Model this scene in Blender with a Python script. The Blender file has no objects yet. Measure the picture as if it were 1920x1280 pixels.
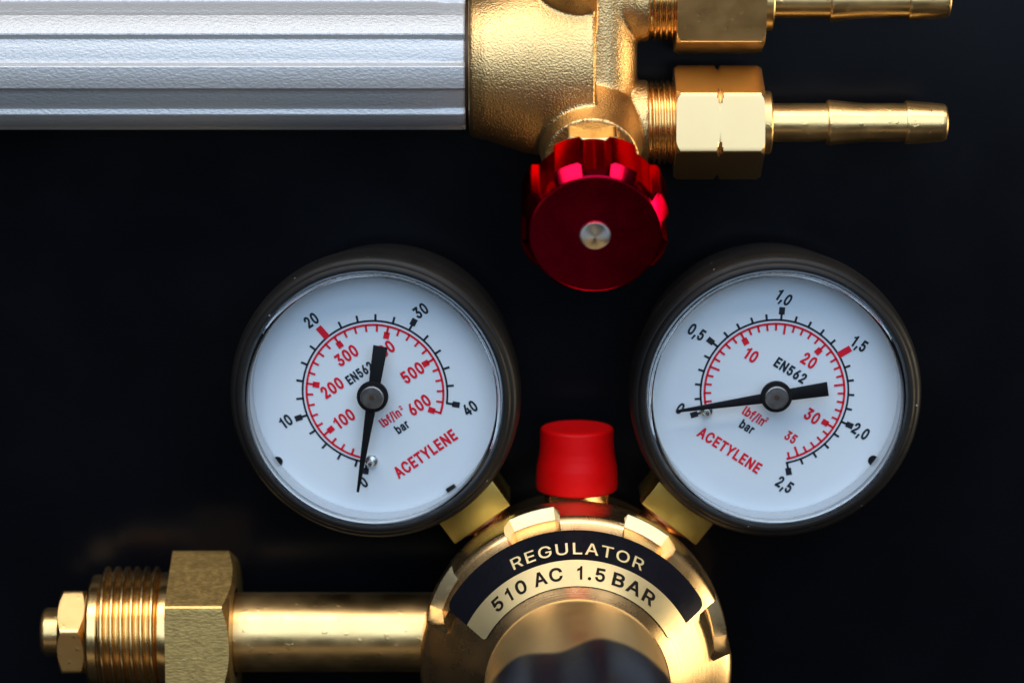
import bpy, bmesh, math, random
from mathutils import Vector, Matrix

# ------------------------------------------------------------------ camera, light, exposure
# All lengths below are in "units" of 0.1 mm; S turns them into metres.
S = 1e-4
sc = bpy.context.scene
COL = sc.collection
TH = math.radians(10.0)
CAM_D, Z0 = 5000.0, 300.0
CPOS = Vector((0, CAM_D*math.sin(TH), Z0 + CAM_D*math.cos(TH)))
cam = bpy.data.cameras.new('camera')
cam.sensor_width = 36.0
cam.lens = 36.0*CAM_D/1920.0
cam.clip_start, cam.clip_end = 0.01, 50.0
cam.dof.use_dof = True
cam.dof.focus_distance = (CAM_D - 50)*S
cam.dof.aperture_fstop = (cam.lens/1000)/(85*S)
camo = bpy.data.objects.new('camera', cam)
camo.location = CPOS*S
camo.rotation_euler = (-TH, 0, 0)
COL.objects.link(camo)
sc.camera = camo

world = bpy.data.worlds.new('World')
sc.world = world
world.use_nodes = True
bg = world.node_tree.nodes['Background']
bg.inputs[0].default_value = (0.85, 0.88, 1.0, 1)
bg.inputs[1].default_value = 0.014


def area(name, loc, target, size, size_y, col, watts):
    l = bpy.data.lights.new(name, 'AREA')
    l.shape = 'RECTANGLE'
    l.size, l.size_y = size, size_y
    l.color = col
    l.energy = watts
    o = bpy.data.objects.new(name, l)
    o.location = loc
    o.rotation_euler = (Vector(target) - Vector(loc)).to_track_quat('-Z', 'Y').to_euler()
    COL.objects.link(o)
    return o


area('sky_window', (0.05, 0.41, 1.05), (0, 0, 0), 1.25, 0.80, (0.57, 0.77, 1.0), 9.6)
area('north_window', (-0.05, 0.95, 0.60), (0, 0, 0.02), 1.60, 0.48, (1.0, 0.95, 0.88), 13.0)
area('east_lamp', (0.90, -0.05, 0.14), (0, 0, 0.03), 0.50, 0.26, (1.0, 0.82, 0.54), 4.2)
area('south_bounce', (-0.1, -0.62, 0.80), (0, 0, 0), 0.90, 0.20, (1.0, 0.86, 0.62), 0.24)

sc.view_settings.view_transform = 'Standard'
sc.view_settings.look = 'None'
sc.view_settings.exposure = 0.0
sc.view_settings.gamma = 1.0
sc.view_settings.use_curve_mapping = False
sc.render.engine = 'CYCLES'
sc.cycles.use_denoising = True
sc.cycles.max_bounces = 10
sc.cycles.glossy_bounces = 6
sc.cycles.transparent_max_bounces = 12
sc.cycles.caustics_reflective = True
sc.cycles.caustics_refractive = False
sc.cycles.sample_clamp_indirect = 4.0
sc.cycles.blur_glossy = 0.6


def W(u, v, z):
    """Where the view ray of a measured photo point meets height z (units)."""
    c, s = math.cos(TH), math.sin(TH)
    d = Vector((u - 960, (640 - v)*c - s*CAM_D, -(640 - v)*s - c*CAM_D))
    t = (z - CPOS.z)/d.z
    return CPOS + d*t


def K(u, v, z):
    p = W(u, v, z) - CPOS
    return -(p.y*math.sin(TH) + p.z*math.cos(TH))/CAM_D


# ------------------------------------------------------------------ materials
def node(nt, typ, **kw):
    n = nt.nodes.new(typ)
    for k, v in kw.items():
        setattr(n, k, v)
    return n


def mat(name, col, rough=0.4, metal=0.0, col2=None, cscale=60, rough2=None, rscale=150, bump=0.0, bscale=1500,
        stretch=(1, 1, 1), detail=3.0, spec=0.5, coat=0.0, scratch=0.0, sscale=(300, 6000, 6000), sss=0.0,
        pits=0.0, aniso=0.0, dust=0.0, cthr=(0.35, 0.7)):
    m = bpy.data.materials.new(name)
    m.use_nodes = True
    nt = m.node_tree
    p = nt.nodes['Principled BSDF']
    p.inputs['Base Color'].default_value = (*col, 1)
    p.inputs['Roughness'].default_value = rough
    p.inputs['Metallic'].default_value = metal
    p.inputs['Specular IOR Level'].default_value = spec
    p.inputs['Coat Weight'].default_value = coat
    p.inputs['Coat Roughness'].default_value = 0.12
    p.inputs['Anisotropic'].default_value = aniso
    if sss:
        p.inputs['Subsurface Weight'].default_value = sss
        p.inputs['Subsurface Radius'].default_value = (0.003, 0.0005, 0.0005)
    tc = node(nt, 'ShaderNodeTexCoord')
    mp = node(nt, 'ShaderNodeMapping')
    mp.inputs['Scale'].default_value = stretch
    nt.links.new(tc.outputs['Object'], mp.inputs['Vector'])

    def noise(scale, det=3.0, vec=None, rg=0.55):
        n = node(nt, 'ShaderNodeTexNoise')
        n.inputs['Scale'].default_value = scale
        n.inputs['Detail'].default_value = det
        n.inputs['Roughness'].default_value = rg
        nt.links.new(vec or tc.outputs['Object'], n.inputs['Vector'])
        return n.outputs['Fac']

    def ramp(src, a, b, x0, x1):
        r = node(nt, 'ShaderNodeMapRange')
        r.inputs['From Min'].default_value, r.inputs['From Max'].default_value = x0, x1
        r.inputs['To Min'].default_value, r.inputs['To Max'].default_value = a, b
        nt.links.new(src, r.inputs['Value'])
        return r.outputs['Result']

    if col2:
        mx = node(nt, 'ShaderNodeMix', data_type='RGBA')
        mx.inputs['A'].default_value = (*col, 1)
        mx.inputs['B'].default_value = (*col2, 1)
        nt.links.new(ramp(noise(cscale, 6.0, mp.outputs['Vector']), 0, 1, *cthr), mx.inputs['Factor'])
        nt.links.new(mx.outputs['Result'], p.inputs['Base Color'])
    if rough2 is not None:
        nt.links.new(ramp(noise(rscale, 5.0), rough, rough2, 0.38, 0.66), p.inputs['Roughness'])
    if dust:
        vo = node(nt, 'ShaderNodeTexVoronoi')
        vo.inputs['Scale'].default_value = 420
        nt.links.new(tc.outputs['Object'], vo.inputs['Vector'])
        sx = node(nt, 'ShaderNodeSeparateColor')
        nt.links.new(vo.outputs['Color'], sx.inputs[0])
        size = ramp(sx.outputs[0], 0.0, 0.085, 1.0 - dust, 1.0)      # only a few cells hold a speck
        lt = node(nt, 'ShaderNodeMath', operation='LESS_THAN')
        nt.links.new(vo.outputs['Distance'], lt.inputs[0])
        nt.links.new(size, lt.inputs[1])
        dm = node(nt, 'ShaderNodeMix', data_type='RGBA')
        nt.links.new(lt.outputs[0], dm.inputs['Factor'])
        dm.inputs['B'].default_value = (0.22, 0.22, 0.23, 1)
        src = p.inputs['Base Color'].links[0].from_socket if p.inputs['Base Color'].links else None
        if src:
            nt.links.new(src, dm.inputs['A'])
        else:
            dm.inputs['A'].default_value = (*col, 1)
        nt.links.new(dm.outputs['Result'], p.inputs['Base Color'])
    last = None

    def add_bump(h, strength, dist):
        nonlocal last
        b = node(nt, 'ShaderNodeBump')
        b.inputs['Strength'].default_value = strength
        b.inputs['Distance'].default_value = dist
        nt.links.new(h, b.inputs['Height'])
        if last:
            nt.links.new(last, b.inputs['Normal'])
        last = b.outputs['Normal']
    if bump:
        add_bump(noise(bscale, detail, mp.outputs['Vector']), 1.0, bump)
    if scratch:
        m2 = node(nt, 'ShaderNodeMapping')
        m2.inputs['Scale'].default_value = sscale
        nt.links.new(tc.outputs['Object'], m2.inputs['Vector'])
        add_bump(noise(1.0, 2.0, m2.outputs['Vector']), 1.0, scratch)
    if pits:
        add_bump(ramp(noise(700, 1.0), 1, 0, 0.66, 0.74), 1.0, -pits)
    if last:
        nt.links.new(last, p.inputs['Normal'])
    return m


BR = (0.83, 0.54, 0.23)
M = {}
M['table'] = mat('table_black', (0.0022, 0.0024, 0.0036), 0.20, col2=(0.0032, 0.0035, 0.0052), cscale=25, rough2=0.27,
                 rscale=40, bump=3e-6, bscale=900, spec=0.075, dust=0.005)
M['alu'] = mat('satin_aluminium', (0.52, 0.53, 0.555), 0.50, 0.55, bump=1.35e-4, bscale=2100, stretch=(0.6, 1, 1), detail=3.0)
M['cast'] = mat('cast_brass', (0.77, 0.49, 0.215), 0.34, 1.0, col2=(0.68, 0.41, 0.16), cscale=60, bump=1.5e-4, bscale=2700,
                detail=2.0)
M['brass'] = mat('machined_brass', BR, 0.20, 1.0, col2=(0.79, 0.50, 0.20), cscale=70, rough2=0.30, scratch=5e-6,
                 sscale=(9000, 300, 300))
M['brass_x'] = mat('drawn_brass', BR, 0.29, 1.0, col2=(0.58, 0.36, 0.13), cscale=130, stretch=(0.3, 1, 1), cthr=(0.5, 0.78), rough2=0.40,
                   scratch=8e-6, sscale=(350, 5500, 5500), pits=3e-5)
M['brass_raw'] = mat('raw_nut_brass', (0.74, 0.49, 0.18), 0.40, 1.0, col2=(0.62, 0.41, 0.14), cscale=700,
                     stretch=(0.45, 1, 1), rough2=0.48, rscale=900, bump=6e-5, bscale=2200, detail=3.0)
M['brass_nut'] = mat('bright_nut_brass', (0.75, 0.51, 0.25), 0.31, 1.0, col2=(0.72, 0.48, 0.225), cscale=90, scratch=4e-6,
                     sscale=(6000, 300, 300))
M['brass_flat'] = mat('block_brass', (0.55, 0.37, 0.09), 0.30, 1.0, col2=(0.44, 0.29, 0.07), cscale=140, rough2=0.42,
                      scratch=8e-6, sscale=(3000, 3000, 300))
M['ring'] = mat('turned_brass', (0.89, 0.62, 0.315), 0.25, 1.0, col2=(0.85, 0.57, 0.28), cscale=60, rough2=0.32)
M['neck'] = mat('brushed_neck', (0.80, 0.55, 0.25), 0.44, 1.0, col2=(0.74, 0.49, 0.21), cscale=60, rough2=0.5, scratch=1e-5,
                sscale=(4500, 4500, 200))
M['gold'] = mat('gold_foil', (0.98, 0.80, 0.44), 0.34, 0.85, col2=(0.94, 0.75, 0.39), cscale=300, rough2=0.40, bump=6e-6,
                bscale=2500)
M['label_black'] = mat('label_black', (0.006, 0.006, 0.009), 0.20, rough2=0.32, rscale=220, spec=0.08, bump=1.2e-5, bscale=260, dust=0.06)
M['label_ink'] = mat('label_ink', (0.008, 0.005, 0.003), 0.5, spec=0.15)
M['red_ano'] = ra = mat('red_anodised', (0.50, 0.002, 0.027), 0.14, 1.0, rough2=0.19)
ra.node_tree.nodes['Principled BSDF'].inputs['Specular Tint'].default_value = (0.55, 0.12, 0.16, 1)
M['steel'] = mat('steel', (0.72, 0.72, 0.70), 0.22, 1.0, rough2=0.30, rscale=900)
M['rivet'] = mat('turned_steel', (0.74, 0.74, 0.72), 0.36, 1.0, aniso=0.85)
tg = node(M['rivet'].node_tree, 'ShaderNodeTangent', direction_type='RADIAL', axis='Z')
M['rivet'].node_tree.links.new(tg.outputs[0], M['rivet'].node_tree.nodes['Principled BSDF'].inputs['Tangent'])
M['steel_dark'] = mat('dark_steel', (0.36, 0.32, 0.29), 0.30, 1.0, rough2=0.36, rscale=900)
M['red_plastic'] = mat('red_plastic', (0.66, 0.0015, 0.0025), 0.44, rough2=0.52, rscale=300, spec=0.14, sss=0.25, bump=2e-5,
                       bscale=220)
M['case'] = mat('case_black', (0.0100, 0.0092, 0.0092), 0.40, rough2=0.52, rscale=200, spec=0.22, bump=1.8e-5, bscale=700,
                pits=2e-5, dust=0.45)
M['knob'] = mat('knob_black', (0.008, 0.008, 0.012), 0.34, rough2=0.42, rscale=150, spec=0.22, dust=0.1)
M['dial'] = mat('dial_white', (0.70, 0.76, 0.82), 0.55, spec=0.3)
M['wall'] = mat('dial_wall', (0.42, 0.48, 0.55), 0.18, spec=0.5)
M['ink'] = mat('black_ink', (0.012, 0.014, 0.022), 0.5, spec=0.3)
M['red_ink'] = mat('red_ink', (0.70, 0.006, 0.025), 0.5, spec=0.3)
M['needle'] = mat('needle_black', (0.004, 0.004, 0.005), 0.40, rough2=0.5, spec=0.2)
M['dark'] = mat('hole_brown', (0.05, 0.02, 0.006), 0.5)
M['gasket'] = mat('copper_washer', (0.62, 0.20, 0.08), 0.35, 0.7)


def turned(m, scale, dist):
    """Fine lathe rings about the object's own z axis."""
    nt = m.node_tree
    p = nt.nodes['Principled BSDF']
    tc = node(nt, 'ShaderNodeTexCoord')
    sp = node(nt, 'ShaderNodeSeparateXYZ')
    nt.links.new(tc.outputs['Object'], sp.inputs[0])

    def math_(op, a, b=None):
        n = node(nt, 'ShaderNodeMath', operation=op)
        nt.links.new(a, n.inputs[0])
        if b is not None:
            nt.links.new(b, n.inputs[1])
        return n.outputs[0]
    r = math_('SQRT', math_('ADD', math_('MULTIPLY', sp.outputs[0], sp.outputs[0]),
                            math_('MULTIPLY', sp.outputs[1], sp.outputs[1])))
    cb = node(nt, 'ShaderNodeCombineXYZ')
    nt.links.new(r, cb.inputs[0])
    nt.links.new(sp.outputs[2], cb.inputs[1])
    n = node(nt, 'ShaderNodeTexNoise')
    n.inputs['Scale'].default_value = scale
    n.inputs['Detail'].default_value = 1.0
    nt.links.new(cb.outputs[0], n.inputs['Vector'])
    b = node(nt, 'ShaderNodeBump')
    b.inputs['Strength'].default_value = 1.0
    b.inputs['Distance'].default_value = dist
    nt.links.new(n.outputs['Fac'], b.inputs['Height'])
    nt.links.new(b.outputs['Normal'], p.inputs['Normal'])


turned(M['ring'], 2600, 1.6e-5)


def lens_mat():
    m = bpy.data.materials.new('clear_lens')
    m.use_nodes = True
    nt = m.node_tree
    nt.nodes.remove(nt.nodes['Principled BSDF'])
    out = nt.nodes['Material Output']
    tr = node(nt, 'ShaderNodeBsdfTransparent')
    tr.inputs[0].default_value = (0.95, 0.97, 0.99, 1)
    gl = node(nt, 'ShaderNodeBsdfGlossy')
    gl.inputs['Roughness'].default_value = 0.04
    fr = node(nt, 'ShaderNodeFresnel')
    fr.inputs['IOR'].default_value = 1.45
    mx = node(nt, 'ShaderNodeMixShader')
    nt.links.new(fr.outputs[0], mx.inputs[0])
    nt.links.new(tr.outputs[0], mx.inputs[1])
    nt.links.new(gl.outputs[0], mx.inputs[2])
    nt.links.new(mx.outputs[0], out.inputs[0])
    return m


M['lens'] = lens_mat()
M['lens_rim'] = mat('lens_rim', (0.90, 0.95, 1.0), 0.02, spec=0.6)
M['lens_rim'].node_tree.nodes['Principled BSDF'].inputs['Transmission Weight'].default_value = 1.0

# ------------------------------------------------------------------ mesh helpers
ROOT = {}


def thing(name, loc, label, cat):
    o = bpy.data.objects.new(name, None)
    o.empty_display_size = 0.01
    o.location = Vector(loc)*S
    o['label'] = label
    o['category'] = cat
    COL.objects.link(o)
    return o


def wloc(o):
    v = Vector((0, 0, 0))
    while o:
        v += Vector(o.location)
        o = o.parent
    return v


def obj(name, verts, faces, m, parent=None, origin=None, sharp=32, label=None, bevel=0, mats=None, fmat=None, recalc=True):
    """One mesh object; verts are in units in world space, origin likewise."""
    org = Vector(origin) if origin is not None else (wloc(parent)/S if parent else Vector((0, 0, 0)))
    me = bpy.data.meshes.new(name)
    me.from_pydata([((Vector(v) - org)*S)[:] for v in verts], [], faces)
    bm = bmesh.new()
    bm.from_mesh(me)
    if fmat:
        bm.faces.ensure_lookup_table()
        for f, i in zip(bm.faces, fmat):
            f.material_index = i
    bmesh.ops.remove_doubles(bm, verts=bm.verts, dist=2e-7)
    if recalc:
        bmesh.ops.recalc_face_normals(bm, faces=bm.faces)
    if bevel:
        es = [e for e in bm.edges if len(e.link_faces) == 2 and e.calc_face_angle(0) > math.radians(25)]
        bmesh.ops.bevel(bm, geom=es, offset=bevel*S, segments=2, profile=0.6, affect='EDGES', clamp_overlap=True)
    a = math.radians(sharp)
    for f in bm.faces:
        f.smooth = True
    for e in bm.edges:
        if len(e.link_faces) == 2 and e.calc_face_angle(0) > a:
            e.smooth = False
    bm.to_mesh(me)
    bm.free()
    for mm in (mats or [m]):
        me.materials.append(mm)
    o = bpy.data.objects.new(name, me)
    COL.objects.link(o)
    if parent:
        o.parent = parent
        o.location = org*S - wloc(parent)
    else:
        o.location = org*S
    if label:
        o['label'] = label
    return o


def frame(axis, up=(0, 0, 1)):
    d = Vector(axis).normalized()
    u = Vector(up)
    if abs(d.dot(u)) > 0.95:
        u = Vector((0, 1, 0))
    a = u.cross(d).normalized()
    b = d.cross(a).normalized()
    return d, a, b       # b is the "up" side


def lathe_vf(org, axis, prof, n=96, rf=None, up=(0, 0, 1), angs=None, close=True):
    """prof: [(t, r)]; rf(i, t, r, ang) may change the radius. ang 0 = 'up' side."""
    d, a, b = frame(axis, up)
    org = Vector(org)
    V, F = [], []
    angs = angs or [2*math.pi*k/n for k in range(n)]
    n = len(angs)
    for i, (t, r) in enumerate(prof):
        for g in angs:
            rr = rf(i, t, r, g) if rf else r
            tt = t
            if isinstance(rr, tuple):
                tt, rr = rr
            V.append(org + d*tt + (b*math.cos(g) + a*math.sin(g))*rr)
    for i in range(len(prof) - 1):
        for k in range(n):
            k2 = (k + 1) % n
            F.append((i*n + k, i*n + k2, (i + 1)*n + k2, (i + 1)*n + k))
    if close:
        F.append(tuple(range(n))[::-1])
        F.append(tuple((len(prof) - 1)*n + k for k in range(n)))
    return V, F


def supports(prof, w=1.5):
    out = [prof[0]]
    for p, q in zip(prof, prof[1:]):
        L = math.hypot(q[0]-p[0], q[1]-p[1])
        if L > 8:
            for f in (w/L, 1 - w/L):
                out.append((p[0] + (q[0]-p[0])*f, p[1] + (q[1]-p[1])*f))
        out.append(q)
    return out


def lathe(name, org, axis, prof, m, parent, n=96, rf=None, up=(0, 0, 1), angs=None, sharp=32, close=True, label=None, own=False):
    V, F = lathe_vf(org, axis, prof if rf else supports(prof), n, rf, up, angs, close)
    return obj(name, V, F, m, parent, origin=org if own else None, sharp=sharp, label=label)


def rounded(prof, rad=3.0):
    """Chamfer each corner of a lathe profile a little."""
    out = [prof[0]]
    for i in range(1, len(prof) - 1):
        p, q, r = Vector(prof[i-1]), Vector(prof[i]), Vector(prof[i+1])
        a, b = (p - q), (r - q)
        la, lb = a.length, b.length
        if la < 1e-6 or lb < 1e-6 or a.angle(b) > math.radians(165):
            out.append(tuple(q))
            continue
        k = min(rad, la*0.4, lb*0.4)
        A, B = q + a.normalized()*k, q + b.normalized()*k
        for s in (0, 0.5, 1):
            x = A*(1-s)**2 + q*2*s*(1-s) + B*s*s
            out.append(tuple(x))
    out.append(prof[-1])
    return out


def hexnut(name, org, axis, t0, t1, apothem, m, parent, phase=0.0, ch=None, up=(0, 0, 1), notch=None, c0=True, c1=True,
           hole=0, label=None, own=False, edge=1.2, cut=1.02):
    """Hexagonal nut with chamfered ends. phase (rad): direction of one flat's normal from 'up'."""
    ch = ch if ch is not None else apothem*0.17
    corner = apothem/math.cos(math.pi/6)
    lim = corner - edge
    angs = []
    for k in range(6):
        c = phase + math.pi/6 + k*math.pi/3
        da = math.pi/3
        for s in (-0.5, -0.42, -0.34, -0.25, -0.15, -0.07, -0.03, -0.012, 0.012, 0.03, 0.07, 0.15, 0.25, 0.34, 0.42):
            angs.append((c + s*da))
    re = apothem*cut - 2          # radius of the end faces; the chamfer cone rises to the corners over ch
    st = []                       # (kind, value): 0 = chamfer at t0, 1 = plain station, 2 = chamfer at t1
    st += [(0, f) for f in (0.0, 0.5, 0.97, 1.0)] if c0 else [(1, t0), (1, t0 + 1.5)]
    st.append((3, 1.5))
    if notch:
        st += [(1, notch + w) for w in (-6.5, -6, -4, -2, -0.7, 0, 0.7, 2, 4, 6, 6.5)]
    st.append((4, 1.5))
    st += [(2, f) for f in (1.0, 0.97, 0.5, 0.0)] if c1 else [(1, t1 - 1.5), (1, t1)]

    def rf(i, t, r, g):
        if hole:
            if i == 0:
                return (t0, hole)
            if i == len(st) + 1:
                return (t1, hole)
            i -= 1
        x = (g - phase + math.pi/6) % (math.pi/3) - math.pi/6
        h = min(apothem/math.cos(x), lim)
        kind, f = st[i]
        lo = min(h, re)
        dep = max(0.4, ch*(h - re)/(corner - re))
        if kind == 0:
            return (t0 + dep*f, lo + (h - lo)*f)
        if kind == 2:
            return (t1 - dep*f, lo + (h - lo)*f)
        if kind == 3:
            return (t0 + (dep if c0 else 1.5) + f, h)
        if kind == 4:
            return (t1 - (dep if c1 else 1.5) - f, h)
        if notch is not None and abs(f - notch) <= 6:
            h = min(h, apothem*1.06 + (abs(f - notch)/6)**1.5*(corner - apothem*1.06))
        return (f, h)
    prof = [(0, 0)]*(len(st) + (2 if hole else 0))
    V, F = lathe_vf(org, axis, prof, rf=rf, angs=angs, up=up)
    return obj(name, V, F, m, parent, origin=org if own else None, sharp=20, label=label)


def helix(name, org, t0, t1, r, pitch, depth, m, parent, head=(), tail=(), n=96):
    """A screw thread along x, between plain lathe sections head and tail."""
    k = int((t1 - t0)/pitch*14)
    prof = list(head) + [(t0 + (t1 - t0)*i/k, r) for i in range(k + 1)] + list(tail)
    h0, h1 = len(head), len(head) + k

    def rf(i, t, r_, g):
        if i < h0 or i > h1:
            return r_
        p = ((t - t0)/pitch + g/(2*math.pi)) % 1.0
        w = max(0.0, min(1.0, (1 - abs(2*p - 1))*1.5 - 0.2))
        w = w*w*(3 - 2*w)
        return r - depth*(1 - w)
    return lathe(name, org, (1, 0, 0), prof, m, parent, n=n, rf=rf, sharp=60)


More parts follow.
